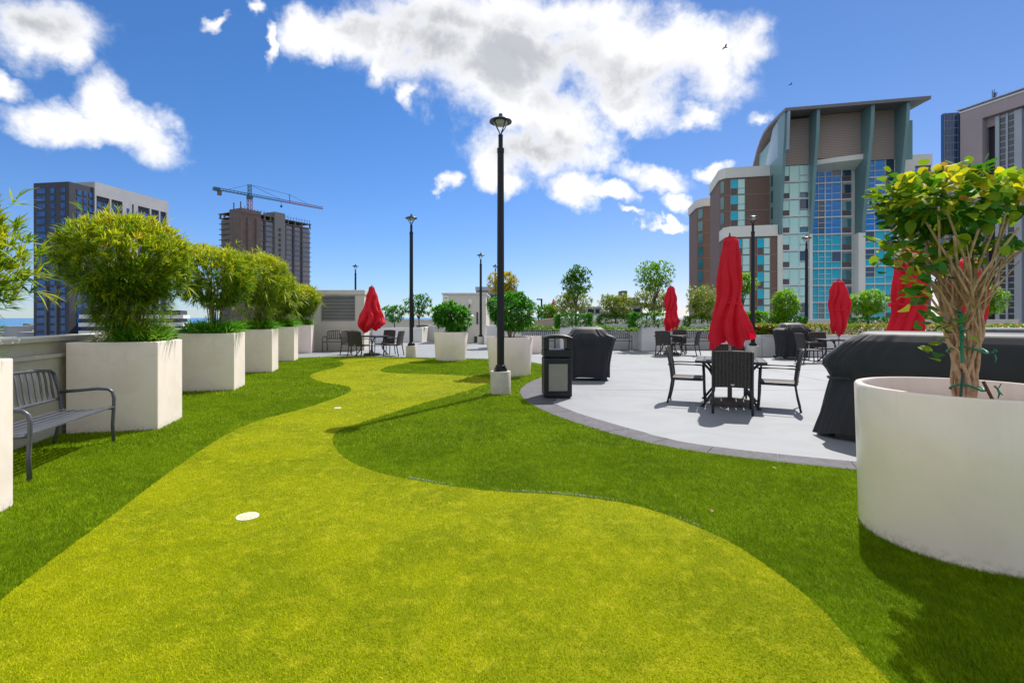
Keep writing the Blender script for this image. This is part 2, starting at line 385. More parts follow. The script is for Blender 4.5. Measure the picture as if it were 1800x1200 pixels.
def leaves(P, D, L, Wd, droop=0.25, rnd=None, seg=2):
    """ribbon leaves: base P, direction D, length L, width Wd; returns V, F(quads), rnd"""
    n = len(P); D = unit(D); side = np.cross(D, np.array([0, 0, 1.0])) + rng.normal(0, 0.25, (n, 3)); side = unit(np.cross(np.cross(D, side), D))
    L = np.broadcast_to(np.asarray(L, float), (n,)); Wd = np.broadcast_to(np.asarray(Wd, float), (n,))
    ts = np.linspace(0, 1, seg + 1)
    rows = []
    for t in ts:
        w = (math.sin(PI * (0.12 + 0.86 * t)) ** 0.8) * 0.5
        c = P + D * (L * t)[:, None] + np.array([0, 0, -1.0]) * (droop * L * t * t)[:, None]
        rows.append(c - side * (Wd * w)[:, None]); rows.append(c + side * (Wd * w)[:, None])
    V = np.stack(rows, 1).reshape(-1, 3)
    b = (np.arange(n) * (2 * (seg + 1)))[:, None]
    F = np.concatenate([b + np.array([[2*i, 2*i+1, 2*i+3, 2*i+2]]) for i in range(seg)], 1).reshape(-1, 4)
    r = rng.random(n) if rnd is None else rnd
    return V, F, np.repeat(r, seg)
def rosettes(C, N, k, L, Wd, spread=0.9, droop=0.25, bias=None, seg=2, tone=None):
    """k leaves fanned about direction N at every centre C"""
    n = len(C); P = np.repeat(C, k, 0) + rng.normal(0, L * 0.06, (n * k, 3))
    D = np.repeat(unit(N), k, 0) + rng.normal(0, spread, (n * k, 3)) * 0.75
    Ls = L * rng.uniform(0.6, 1.2, n * k); Ws = Wd * rng.uniform(0.7, 1.15, n * k)
    t = np.repeat(rng.random(n) if tone is None else tone, k) * 0.6 + rng.random(n * k) * 0.4
    return leaves(P, D, Ls, Ws, droop, np.clip(t, 0, 1), seg)
def crown_pts(n, c, r, shell=0.55, lump=0.18, nl=9, flat=0.0):
    """points through a lumpy ellipsoid, denser towards its surface"""
    d = unit(rng.normal(0, 1, (n, 3)))
    ld = unit(rng.normal(0, 1, (nl, 3)))
    k = 1 + lump * (np.max(d @ ld.T, 1) - 0.75) * 2.2
    rad = shell + (1 - shell) * rng.random(n) ** 0.6
    P = d * (rad * k)[:, None]
    if flat: P[:, 2] = np.where(P[:, 2] < 0, P[:, 2] * (1 - flat), P[:, 2])
    return np.array(c) + P * np.array(r), unit(d / np.array(r) * min(r) + np.array([0, 0, 0.35]))
def leafobj(name, data, m, parent):
    V, F, r = data
    me = mesh_np(name, V, F, m, r, 4); o = bpy.data.objects.new(name, me); COL.objects.link(o)
    if parent: o.parent = parent
    return o
def cat3(*ds):
    Vs, Fs, Rs = [], [], []; o = 0
    for V, F, r in ds: Vs.append(V); Fs.append(F + o); Rs.append(r); o += len(V)
    return np.concatenate(Vs), np.concatenate(Fs), np.concatenate(Rs)
def poly_sheet(name, poly, z, m, parent=None):
    from mathutils.geometry import delaunay_2d_cdt
    p = [Vector(q) for k, q in enumerate(poly) if math.dist(q, poly[k-1]) > 1e-3]; n = len(p)
    vs, _, fs, _, _, _ = delaunay_2d_cdt(p, [(k, (k+1) % n) for k in range(n)], [], 1, 1e-5)
    o = MB().add([(v.x, v.y, z) for v in vs], fs).build(name, m, parent)
    bm = bmesh.new(); bm.from_mesh(o.data); bm.normal_update()
    for f in bm.faces:
        if f.normal.z < 0: f.normal_flip()
    bm.to_mesh(o.data); bm.free(); return o
def smooth_closed(p, k=4):
    out = []; n = len(p)
    for i in range(n):
        a, b, c, d = [np.array(p[(i+j-1) % n]) for j in range(4)]
        for q in range(k):
            t = q / k
            out.append(tuple(0.5*((2*b) + (c-a)*t + (2*a-5*b+4*c-d)*t*t + (3*b-a-3*c+d)*t**3)))
    return out
def smooth_open(p, k=5):
    q = [p[0]] + list(p) + [p[-1]]; out = []
    for i in range(len(p)-1):
        a, b, c, d = [np.array(q[i+j], float) for j in range(4)]
        for s in range(k):
            t = s / k
            out.append(tuple(0.5*((2*b) + (c-a)*t + (2*a-5*b+4*c-d)*t*t + (3*b-a-3*c+d)*t**3)))
    out.append(tuple(p[-1])); return out

# ================================================================== SETTING: the city, the sea
M_sea = mat('sea_water', (0.012, 0.16, 0.34), 0.25, (0.006, 0.10, 0.26), 0.004, 0.9, 0.3, 0.05)
sea = MB().add([(-30000, 1500, -30.5), (30000, 1500, -30.5), (30000, 55000, -30.5), (-30000, 55000, -30.5)], [(0, 1, 2, 3)]).build('sea', M_sea); struct(sea)
M_cityg = mat('city_ground', (0.10, 0.105, 0.12), 0.9, (0.05, 0.09, 0.04), 0.02, 1.0)
cg = MB().add([(-3000, -300, -30), (2500, -300, -30), (2500, 1500, -30), (900, 1750, -30), (-3000, 1650, -30)], [(0, 1, 2, 3, 4)]).build('city_ground', M_cityg); struct(cg)
# far low town seen as one mass between terrace and sea
tb = MB(); rr = random.Random(5)
for i in range(900):
    Yc = rr.uniform(260, 1600); Xc = rr.uniform(-1.4, 1.3) * Yc
    w = rr.uniform(12, 34); h = rr.uniform(5, 14) + (8 if rr.random() < 0.08 else 0)
    tb.box((Xc, Yc, -30 + h/2), (w, rr.uniform(12, 30), h), rr.uniform(0, 1.5))
o = tb.build('low_town', mat('low_town_walls', (0.42, 0.42, 0.44), 0.8, (0.18, 0.19, 0.22), 0.03, 1.0)); tag(o, 'pale low rooftops of the town between the towers and the sea', 'town', kind='stuff')
C, N = [], []
for i in range(420):
    Yc = rr.uniform(180, 1500); C.append((rr.uniform(-1.3, 1.2) * Yc, Yc, -25))
C = np.array(C); Cc = np.repeat(C, 14, 0) + rng.normal(0, 4.5, (len(C)*14, 3))
o = leafobj('distant_treetops', rosettes(Cc, np.tile([0, 0, 1.0], (len(Cc), 1)), 6, 3.5, 2.2, 1.2), L_tree, None)
tag(o, 'dark green treetops among the low town rooftops', 'trees', kind='stuff')

# ------------------------------------------------------------------ terrace
TP = [(-9.9, 22.2), (-9.9, 42), (60, 42), (60, -8), (-2.3, -8)]
M_floor = mat('terrace_coating', (0.235, 0.25, 0.275), 0.6, (0.19, 0.203, 0.228), 0.9, 0.8, 0.06, 40, dist=1.5)
ter = MB().prism([(-10.6, 22.4), (-10.6, 42), (40, 42), (40, -8), (-1.6, -8)], -30, 0).build('terrace_floor', M_floor); struct(ter)
jt = MB()
for yy in (9.9, 13.6, 20.9): jt.mm((1.6, yy-.004, .0005), (30, yy+.004, .0015))
for xx in (6.9, 11.4): jt.mm((xx-.004, 5.2, .0016), (xx+.004, 22.4, .0026))
struct(jt.build('floor_joint', mat('joint_filler', (.15, .16, .175), .8)))
M_stain = mat('water_stain', (0.20, 0.212, 0.235), 0.6, (0.235, 0.25, 0.275), 5)
WX = lambda y: -5.42 - 0.25 * (y - 6.1)          # inner face of the left parapet

PATH = [(1.45, 0.6), (1.4, 1.3), (1.45, 1.98), (1.46, 2.22), (1.48, 2.45), (1.46, 2.68), (1.38, 3.1), (1.24, 3.39), (1.05, 3.66), (0.86, 3.83), (0.64, 3.93), (0.34, 4.03), (-0.11, 4.1), (-0.41, 4.19), (-0.72, 4.33), (-0.99, 4.47), (-1.3, 4.68), (-1.6, 5.0), (-1.84, 5.38), (-2.02, 5.78), (-2.13, 6.18), (-2.1, 6.45), (-1.97, 6.85), (-1.77, 7.41), (-1.5, 8.18), (-1.14, 9.0), (-0.77, 9.96), (-0.49, 10.82), (-0.38, 11.3), (-0.55, 11.83), (-1.1, 12.23), (-1.76, 12.54), (-2.55, 12.69), (-3.0, 12.86), (-3.32, 13.15), (-3.5, 13.65), (-3.52, 14.4), (-3.37, 15.09), (-3.05, 15.6), (-2.84, 16.15), (-2.82, 16.75), (-3.2, 17.25), (-3.92, 17.5), (-4.64, 17.6), (-5.4, 17.3), (-5.62, 16.6), (-5.2, 15.75), (-4.95, 15.0), (-4.89, 14.0), (-4.97, 13.26), (-4.83, 12.23), (-4.33, 11.35), (-3.93, 10.86), (-3.53, 10.55), (-3.25, 10.22), (-3.1, 9.88), (-3.04, 9.47), (-3.05, 8.81), (-3.2, 7.78), (-3.42, 6.92), (-3.4, 6.12), (-3.19, 5.04), (-2.97, 4.17), (-2.82, 3.63), (-2.7, 3.16), (-2.6, 2.79), (-2.52, 2.52), (-2.43, 2.2), (-2.3, 1.4), (-2.25, 0.6), (-2.2, -3), (1.5, -3)]
PATHS = smooth_closed(PATH, 3)
BOUT = smooth_open([(1.28, 12.9), (0.75, 12.06), (0.44, 11.25), (0.25, 10.5), (0.15, 9.62), (0.23, 8.6), (0.53, 7.52), (0.91, 6.68), (1.29, 6.01), (1.71, 5.5), (2.2, 5.15), (2.67, 4.9), (3.17, 4.68), (3.8, 4.45), (4.6, 4.3), (6.0, 4.2), (9.0, 4.2)])
TURF = [(-1.9, -7.9), (9, -7.9), (9, 4.2)] + BOUT[::-1][1:] + [(1.3, 13.4), (1.21, 14.48), (0.62, 15.95), (-0.1, 16.8), (-0.81, 17.26), (-1.53, 17.4), (-3.77, 17.95), (-5.01, 18.2), (-6.24, 18.3), (-7.0, 17.95), (-7.5, 17.62), (WX(17.6)+0.02, 17.6)]
def turfmat(name, c1, c2, c3, s=1.0):
    m = bpy.data.materials.new(name); m.use_nodes = True; t = NT(m.node_tree); t.n.clear()
    out = t.new('ShaderNodeOutputMaterial'); p = t.new('ShaderNodeBsdfPrincipled'); tc = t.new('ShaderNodeTexCoord'); v = tc.outputs['Object']
    big = t.noise(v, 1.3, 5, 0.6, 0.6); mid = t.noise(v, 9, 4, 0.6); fine = t.noise(v, 190, 3, 0.7)
    c = t.mix(t.smooth(big, 0.38, 0.62), c1, c2); c = t.mix(t.smooth(mid, 0.48, 0.68, 0, 0.6), c, c3)
    a = t.new('ShaderNodeAttribute', attribute_name='rnd')
    k = t.new('ShaderNodeVectorMath', operation='SCALE'); t.l.new(c, k.inputs[0])
    t.put(k.inputs['Scale'], t.math('MULTIPLY', t.smooth(fine, 0.25, 0.75, 0.72, 1.18), t.math('MULTIPLY_ADD', a.outputs['Fac'], 0.75, 0.68)))
    t.put(p.inputs['Base Color'], k.outputs[0]); p.inputs['Roughness'].default_value = 0.7; p.inputs['Specular IOR Level'].default_value = 0.08
    b = t.new('ShaderNodeBump'); b.inputs['Strength'].default_value = 0.7; b.inputs['Distance'].default_value = 0.006
    t.put(b.inputs['Height'], fine); t.l.new(b.outputs[0], p.inputs['Normal'])
    tr = t.new('ShaderNodeBsdfTranslucent'); t.put(tr.inputs[0], k.outputs[0])
    mx = t.new('ShaderNodeMixShader'); mx.inputs[0].default_value = 0.3
    t.l.new(p.outputs[0], mx.inputs[1]); t.l.new(tr.outputs[0], mx.inputs[2]); t.l.new(mx.outputs[0], out.inputs[0]); return m
M_turf = turfmat('green_turf', (0.165, 0.275, 0.003), (0.22, 0.345, 0.003), (0.30, 0.42, 0.008))
M_path = turfmat('yellow_turf', (0.46, 0.51, 0.003), (0.35, 0.42, 0.003), (0.62, 0.62, 0.02))
struct(poly_sheet('turf_base', TURF, 0.004, M_turf)); struct(poly_sheet('putting_path', PATHS, 0.009, M_path))

def inpoly(P, poly):
    x, y = P[:, 0], P[:, 1]; c = np.zeros(len(P), bool); q = np.array(poly); n = len(q)
    for i in range(n):
        x1, y1 = q[i]; x2, y2 = q[(i+1) % n]
        k = ((y1 > y) != (y2 > y)) & (x < (x2-x1)*(y-y1)/(y2-y1+1e-12)+x1); c ^= k
    return c
def blades(name, keep, dens, h, w, z, m, lean):
    Vs, Rr = [], []
    for (y0, y1, d, sc) in dens:
        x0, x1 = -1.12*y1-0.3, 1.12*y1+0.3; x0 = max(x0, -9); x1 = min(x1, 6.5)
        n = int((x1-x0)*(y1-y0)*d); P = np.stack([rng.uniform(x0, x1, n), rng.uniform(y0, y1, n)], 1)
        P = P[(np.abs(P[:, 0]) < P[:, 1]*1.1+0.25)]; P = P[keep(P)]
        n = len(P); a = rng.uniform(0, 2*PI, n); ww = w*sc*rng.uniform(0.6, 1.2, n)*0.5; hh = h*(0.8+0.2*sc)*rng.uniform(0.55, 1.2, n)
        b = np.column_stack([P, np.full(n, z)]); s_ = np.column_stack([np.cos(a), np.sin(a), np.zeros(n)])*ww[:, None]
        clump = np.sin(P[:, 0]*3.1+np.sin(P[:, 1]*2.3)*1.7)*0.35
        ld = np.column_stack([np.cos(clump+2.3), np.sin(clump+2.3), np.zeros(n)])*lean*h + rng.normal(0, lean*h, (n, 3))*[1, 1, 0]
        tip = b + ld + np.column_stack([np.zeros(n), np.zeros(n), hh])
        Vs.append(np.stack([b-s_, b+s_, tip], 1).reshape(-1, 3)); Rr.append(rng.random(n))
    V = np.concatenate(Vs); F = np.arange(len(V)).reshape(-1, 3)
    o = bpy.data.objects.new(name, mesh_np(name, V, F, m, np.concatenate(Rr))); COL.objects.link(o); return o
turfa = blades('turf_grass', lambda P: inpoly(P, TURF) & ~inpoly(P, PATHS), [(1.7, 3.2, 30000, 1.0), (3.2, 5.5, 15000, 1.35), (5.5, 9, 5500, 2.2), (9, 18.3, 1500, 3.6)], 0.022, 0.004, 0.004, M_turf, 0.45)
tag(turfa, 'dark green artificial grass with long pile around the yellow path', 'grass', kind='stuff')
patha = blades('path_grass', lambda P: inpoly(P, PATHS), [(1.7, 3.2, 34000, 1.0), (3.2, 5.5, 15000, 1.35), (5.5, 9, 4500, 2.2), (9, 17.6, 1300, 3.4)], 0.009, 0.0035, 0.009, M_path, 0.6)
tag(patha, 'short yellow green artificial grass of the winding putting path', 'grass', kind='stuff')

# paved edge band: separate stamped slabs with open joints
M_band = mat('stamped_edge_concrete', (0.10, 0.097, 0.118), 0.75, (0.055, 0.053, 0.066), 7, 0.9, 0.9, 45, dist=1.5)
edge = thing('edge_paving', 'curved dark grey stamped paving band between lawn and pale floor', 'paving'); 
edge['kind'] = 'structure'
pts = BOUT[1:]
acc = 0; seg = [pts[0]]; slabs = []
def off(i, d):
    a = np.array(pts[max(i-1, 0)]); b = np.array(pts[min(i+1, len(pts)-1)]); t = (b-a)/np.linalg.norm(b-a)
    return (pts[i][0]-t[1]*d, pts[i][1]+t[0]*d)
start = 0
for i in range(1, len(pts)):
    acc += math.dist(pts[i], pts[i-1])
    if acc > 0.62 or i == len(pts)-1:
        idx = list(range(start, i+1)); A = [pts[j] for j in idx]; 
        wd = [0.40 if pts[j][1] > 6 else 0.36 if pts[j][1] > 5.6 else 0.33 for j in idx]
        wd = [0.55 if pts[j][1] > 8.5 else w for j, w in zip(idx, wd)]
        B = [off(j, w) for j, w in zip(idx, wd)]
        poly = A + B[::-1]
        c = np.mean(np.array(poly), 0); poly = [tuple(c + (np.array(p)-c)*0.992) for p in poly]
        o = MB().prism(poly, -0.02, 0.007 + 0.002*random.random()).build('paving_slab', M_band, edge, bevel=0.004)
        start = i; acc = 0
# white flakes of edge filler along the join of the two turfs, fallen leaves on the lawn
fl = MB(); nP = len(PATHS)
for i, p in enumerate(PATHS):
    q = PATHS[(i+1) % nP]
    if 3.3 < p[1] < 4.4 and -0.9 < p[0] < 1.3:
        for k in range(26):
            t = random.random(); x = p[0]+(q[0]-p[0])*t; y = p[1]+(q[1]-p[1])*t
            if random.random() < 0.5+0.5*math.sin(x*5):
                fl.box((x+random.uniform(0.0, .012), y+random.uniform(0.005, .025), 0.018), (random.uniform(.002, .005), .002, random.uniform(.008, .018)), random.uniform(0, 3))
o = fl.build('edge_fibres', mat('white_backing_fibre', (0.6, 0.62, 0.5), 0.8)); tag(o, 'pale backing fibres along the cut edge of the green turf', 'fibres', kind='stuff')
lf = MB()
for i in range(26):
    y = random.uniform(2.6, 15); x = random.uniform(-1, 1)*y*0.9
    if inpoly(np.array([[x, y]]), TURF)[0] and not inpoly(np.array([[x, y]]), PATHS)[0]:
        s_ = random.uniform(0.006, 0.016)
        lf.box((x, y, 0.028), (s_*2, s_, 0.002), random.uniform(0, 3), Matrix.Rotation(random.uniform(-.5, .5), 3, 'X'))
o = lf.build('fallen_leaves', M_leafdry); tag(o, 'tiny dry leaves scattered on the artificial grass', 'litter', kind='stuff')
for lab, x, y, r in [('white round golf cup cover on the yellow path in the foreground', -1.85, 3.58, 0.072), ('farther pale golf cup cover on the yellow path below the lamp shadow', -2.68, 7.87, 0.052)]:
    c = thing('golf_cup', lab, 'golf cup', (x, y, 0.01), 0, 'golf cups in the putting path')
    MB().lathe([(0, 0.002), (r*0.8, 0.002), (r*0.86, 0.004), (r, 0.005), (r*1.03, 0.002), (r*1.03, -0.004)], 28).build('rim', M_white, c, smooth=True)
    MB().lathe([(0, 0.0035), (r*0.5, 0.0038), (r*0.74, 0.0030)], 24).build('cover', mat('cup_cover', (0.7, 0.6, 0.4), 0.6), c)

# ------------------------------------------------------------------ left parapet
ang = math.atan2(1, -0.25) - PI/2       # direction of the wall measured from +Y
ldir = Vector((-0.25, 1, 0)).normalized(); ln = Vector((ldir.y, -ldir.x, 0))
pw = thing('parapet_wall', 'beige stucco parapet with flat cap running behind the left planters', 'wall', (WX(-3), -3, 0), math.atan2(ldir.y, ldir.x))
# local +x runs along the wall, local +y is outwards (away from terrace)
Lw = 26.6
MB().mm((-4, 0, -0.02), (Lw, 0.30, 0.95)).build('wall', M_wall, pw, bevel=0.01)
MB().mm((-4, 0.05, 0.951), (Lw, 0.30, 1.12)).build('upper_wall', M_wall, pw)
MB().mm((-4, -0.035, 0.93), (Lw, 0.05, 0.975)).build('ledge', M_cap, pw, bevel=0.006)
MB().mm((-4, -0.02, 1.121), (Lw, 0.34, 1.175)).build('cap', M_cap, pw, bevel=0.01)

# ------------------------------------------------------------------ rectangular planters with bamboo
def bamboo(name, label, loc, a, h, rx, rz, seed, n=420, k=13, big=1.0, skirt=.4):
    global rng
    rng = np.random.default_rng(seed)
    b = thing(name, label, 'bamboo', loc, a, 'bushy bamboos in the white planters on the left')
    mb = MB()
    for i in range(26):
        t = rng.uniform(0, 2*PI); r0 = rng.uniform(0, .14); r1 = rng.uniform(.1, .75)*rx; zz = h-rz*rng.uniform(0.3, 1.2)
        p0 = (r0*math.cos(t), r0*math.sin(t), 0); p3 = (r1*math.cos(t)*1.0, r1*math.sin(t)*0.8, zz)
        p1 = (p0[0]*1.5, p0[1]*1.5, zz*0.35); p2 = (p3[0]*.55+rng.normal(0, .03), p3[1]*.55+rng.normal(0, .03), zz*0.7)
        mb.tube([p0, p1, p2, p3], [.011, .010, .008, .004], 5)
    mb.build('canes', M_cane, b, smooth=True)
    c = (0, 0, h-rz)
    n = int(n*2.9); P, N = crown_pts(n, c, (rx*.9, rx*0.74, rz*.92), 0.55, 0.24, 12)
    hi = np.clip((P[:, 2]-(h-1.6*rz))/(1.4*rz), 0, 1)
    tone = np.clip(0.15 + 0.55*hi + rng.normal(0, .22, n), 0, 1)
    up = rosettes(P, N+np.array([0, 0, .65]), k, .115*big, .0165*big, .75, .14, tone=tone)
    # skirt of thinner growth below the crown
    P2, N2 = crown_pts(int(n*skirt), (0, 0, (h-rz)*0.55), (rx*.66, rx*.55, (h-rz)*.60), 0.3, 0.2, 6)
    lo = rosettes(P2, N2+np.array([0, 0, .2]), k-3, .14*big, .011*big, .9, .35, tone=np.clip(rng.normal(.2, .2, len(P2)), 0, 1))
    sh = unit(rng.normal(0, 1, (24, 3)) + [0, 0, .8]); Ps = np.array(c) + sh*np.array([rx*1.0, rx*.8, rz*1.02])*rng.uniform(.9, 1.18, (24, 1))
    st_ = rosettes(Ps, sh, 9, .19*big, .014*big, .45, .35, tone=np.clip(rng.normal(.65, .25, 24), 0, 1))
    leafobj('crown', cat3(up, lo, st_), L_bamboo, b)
    return b
def strap_clump(name, label, loc, spots, n, L, seed, group, m=None, wd=.014, cat='plant'):
    global rng
    rng = np.random.default_rng(seed)
    Ps, Ds = [], []
    for (x, y) in spots:
        t = rng.uniform(0, 2*PI, n); e = rng.uniform(0.08, 1.0, n)
        Ps.append(np.column_stack([x+.03*np.cos(t), y+.03*np.sin(t), np.zeros(n)]))
        Ds.append(np.column_stack([np.cos(t)*np.sin(e), np.sin(t)*np.sin(e), np.cos(e)]))
    P = np.concatenate(Ps); D = np.concatenate(Ds)
    o = leafobj(name, leaves(P, D, L*rng.uniform(.6, 1.15, len(P)), wd, .42, None, 4), m or L_strap, None)
    o.location = loc
    return tag(o, label, cat, group)
ORD = ['nearest', 'second', 'third', 'fourth', 'fifth', 'sixth']
corner0 = Vector((-3.56, 3.0, 0)); steps = [0, 3.46, 7.06, 10.4, 13.8, 17.72]
corn = [(-3.50, 3.02), (-4.40, 6.36), (-5.34, 9.84), (-6.13, 13.08), (-6.98, 16.4), (-7.92, 20.2)]
PW, PD, PH = 0.97, 0.80, 1.10
plab = ['white rectangular planter cut by the left picture edge beside the bench', 'largest looking white rectangular planter just beyond the grey bench', 'second white rectangular planter past the bench, bamboo behind the lawn', 'white rectangular planter midway along the parapet row', 'white rectangular planter with leaves trailing over its rim', 'farthest white rectangular planter, next to the louvred wall']
pr0 = None
za = math.atan2(ln.y, ln.x)
for i, (cx, cy) in enumerate(corn):
    # local frame: origin at the near outer corner, +x outwards from wall, +y along the row
    if pr0 is None:
        pr0 = thing('planter', plab[0], 'planter', (cx, cy, 0), za, 'white rectangular planters along the parapet')
        sh = MB()
        t_ = 0.05; o_ = [(-PW, 0), (0, 0), (0, PD), (-PW, PD)]; i_ = [(-PW+t_, t_), (-t_, t_), (-t_, PD-t_), (-PW+t_, PD-t_)]
        vs = [(x, y, 0) for x, y in o_] + [(x, y, PH) for x, y in o_] + [(x, y, PH) for x, y in i_] + [(x, y, PH-.16) for x, y in i_]
        fs = []
        for a in range(4):
            b = (a+1) % 4
            fs += [(a, b, b+4, a+4), (a+4, b+4, b+8, a+8), (a+8, b+8, b+12, a+12)]
        sh.add(vs, fs).build('shell', M_plaster, pr0, bevel=0.012)
        s2 = MB(); n_ = 12
        vs = []; 
        for yy in range(n_+1):
            for xx in range(n_+1):
                x = -PW+t_+(PW-2*t_)*xx/n_; y = t_+(PD-2*t_)*yy/n_
                vs.append((x, y, PH-.05+.035*math.sin(xx*1.3+yy)*math.cos(yy*1.9)+random.uniform(-.012, .012)))
        s2.add(vs, [(r*(n_+1)+c, r*(n_+1)+c+1, (r+1)*(n_+1)+c+1, (r+1)*(n_+1)+c) for r in range(n_) for c in range(n_)]).build('mulch', M_soil, pr0, smooth=True)
        pr = pr0
    else: pr = place(pr0, plab[i], (cx, cy, 0), za)
    ctr = Vector((cx, cy, 0)) - ln*PW/2 + ldir*PD/2
    h, rx, rz, nn, kk = [(1.35, .75, .62, 330, 12), (1.68, .88, .58, 520, 14), (1.84, 1.0, .62, 560, 12), (2.0, .98, .72, 420, 10), (1.62, .80, .60, 300, 9), (1.62, .86, .60, 300, 9)][i]
    wh = ['cropped at the left edge of the picture', 'large and yellow green, overhanging the planter beside the bench', 'with a rounded crown on thin bare canes, second past the bench', 'tall and leaning in the middle of the planter row', 'low and drooping over the fourth planter past the bench'[:48], 'compact and bright, farthest along beside the louvred wall'][i]
    cx2 = ctr + Vector(((.05, -.02, .05, .1, -.05, .05)[i], 0, 0))
    bamboo('bamboo', 'bushy bamboo ' + wh, (cx2.x, cx2.y, PH-.06), random.uniform(0, 6), h, rx, rz, 40+i, nn, kk, (1, 1.0, 1.05, 1.25, 1.4, 1.5)[i], (.3, .6, .05, .35, .5, .3)[i])
    sp = {0: [(-.1, .3), (.2, .2)], 1: [(.26, -.16), (.12, -.22), (.3, .05)], 2: [(-.3, -.2), (-.1, -.25), (.1, -.22), (.3, -.15), (.34, .1)], 3: [(-.2, -.2), (.05, -.22), (.28, -.1), (.3, .15)], 4: [(.1, -.2), (.32, -.1), (.3, .2)], 5: [(.2, -.15), (.3, .1)]}[i]
    loc = [(ln*x + ldir*y) for x, y in sp]
    wl = ['green strap leaves at the base of the bamboo at the left picture edge', 'bright green strap leaf clump at the right corner of the big planter', 'row of green strap leaves filling the rim of the second planter past the bench', 'green strap leaves on the rim of the middle planter', 'long green strap leaves trailing over the fourth planter rim', 'small strap leaves in the farthest rectangular planter'][i]
    strap_clump('strap_plant', wl, (ctr.x, ctr.y, PH-.05), [(v.x, v.y) for v in loc], 170, (.42, .46, .52, .54, .58, .5)[i], 70+i, 'strap leaved plants under the bamboos', wd=(.018, .018, .021, .024, .026, .026)[i])

# ------------------------------------------------------------------ benches
def make_bench(w=1.4):
    b = thing('garden_bench', '', 'bench', (0, 0, 0), 0, 'dark metal garden benches')
    hw = w/2
    for s_ in (-1, 1):
        x = s_*hw
        MB().tube([(x, -.27, 0), (x, -.262, .2), (x, -.272, .40), (x, -.275, .50), (x, -.262, .565), (x, -.22, .602), (x, -.12, .612), (x, .05, .60), (x, .235, .585)], .019, 8, flat=1.0).build('arm_frame', M_benchm, b, smooth=True)
        MB().tube([(x, .30, 0), (x, .255, .2), (x, .22, .38), (x, .245, .6), (x, .30, .80)], .018, 8).build('rear_leg', M_benchm, b, smooth=True)
        MB().tube([(x, -.265, .385), (x, -.05, .375), (x, .225, .37)], .015, 6).build('side_rail', M_benchm, b, smooth=True)
    me = None
    for i in range(7):
        y = -.262 + i*.077; z = .405 - .012*math.sin(i/6*PI)*1.5 - i*.002
        if me is None: me = MB().box((0, 0, 0), (w-.02, .050, .012)).mesh('seat_slat', M_benchm)
        piece('seat_slat', me, b, (0, y, z))
    MB().tube([(-hw, .295, .79), (-hw*.93, .30, .825), (-hw*.6, .305, .845), (0, .31, .855), (hw*.6, .305, .845), (hw*.93, .30, .825), (hw, .295, .79)], .016, 8).build('top_rail', M_benchm, b, smooth=True)
    MB().tube([(-hw, .243, .515), (0, .25, .515), (hw, .243, .515)], .016, 8).build('lower_rail', M_benchm, b, smooth=True)
    n = 15; vs = []; sl = MB()
    rows = []
    for k in range(9):
        t = k/8; z = t*.32; y = t*.055+.010*math.sin(t*2*PI)
        rows.append((.010*math.sin(t*2*PI), y, z))
    for (x, y, z) in rows: sl.v += [(x-.016, y-.005, z), (x+.016, y-.005, z), (x+.016, y+.005, z), (x-.016, y+.005, z)]
    for k in range(8):
        for q in range(4): sl.f.append((k*4+q, k*4+(q+1) % 4, k*4+4+(q+1) % 4, k*4+4+q))
    sm = sl.mesh('back_slat', M_benchm)
    for i in range(n):
        x = -hw+.075 + i*(w-.15)/(n-1)
        piece('back_slat', sm, b, (x, .248, .518), scale=(1, 1, 1.0 - .05*abs(x/hw)**2))
    return b
bn = make_bench()
ba = za + PI/2    # facing the lawn: local -y -> ln
bc = Vector((-4.285, 5.06, 0)) - ln*.28
place(bn, 'grey metal bench on the lawn at left between two white planters', bc, za+PI/2, True)
BA = Vector((-7.10, 21.35, 0))
place(bn, 'black metal bench against the louvred wall behind the left table', BA, 0)
place(bn, 'black bench against the low bed wall behind the bin', (1.15, 22.05, 0), 0)
place(bn, 'black bench beside the covered grill, under the grassy bed', (4.4, 22.05, 0), 0)
place(bn, 'black bench under the grassy bed just left of the main red umbrella', (8.1, 22.05, 0), 0)

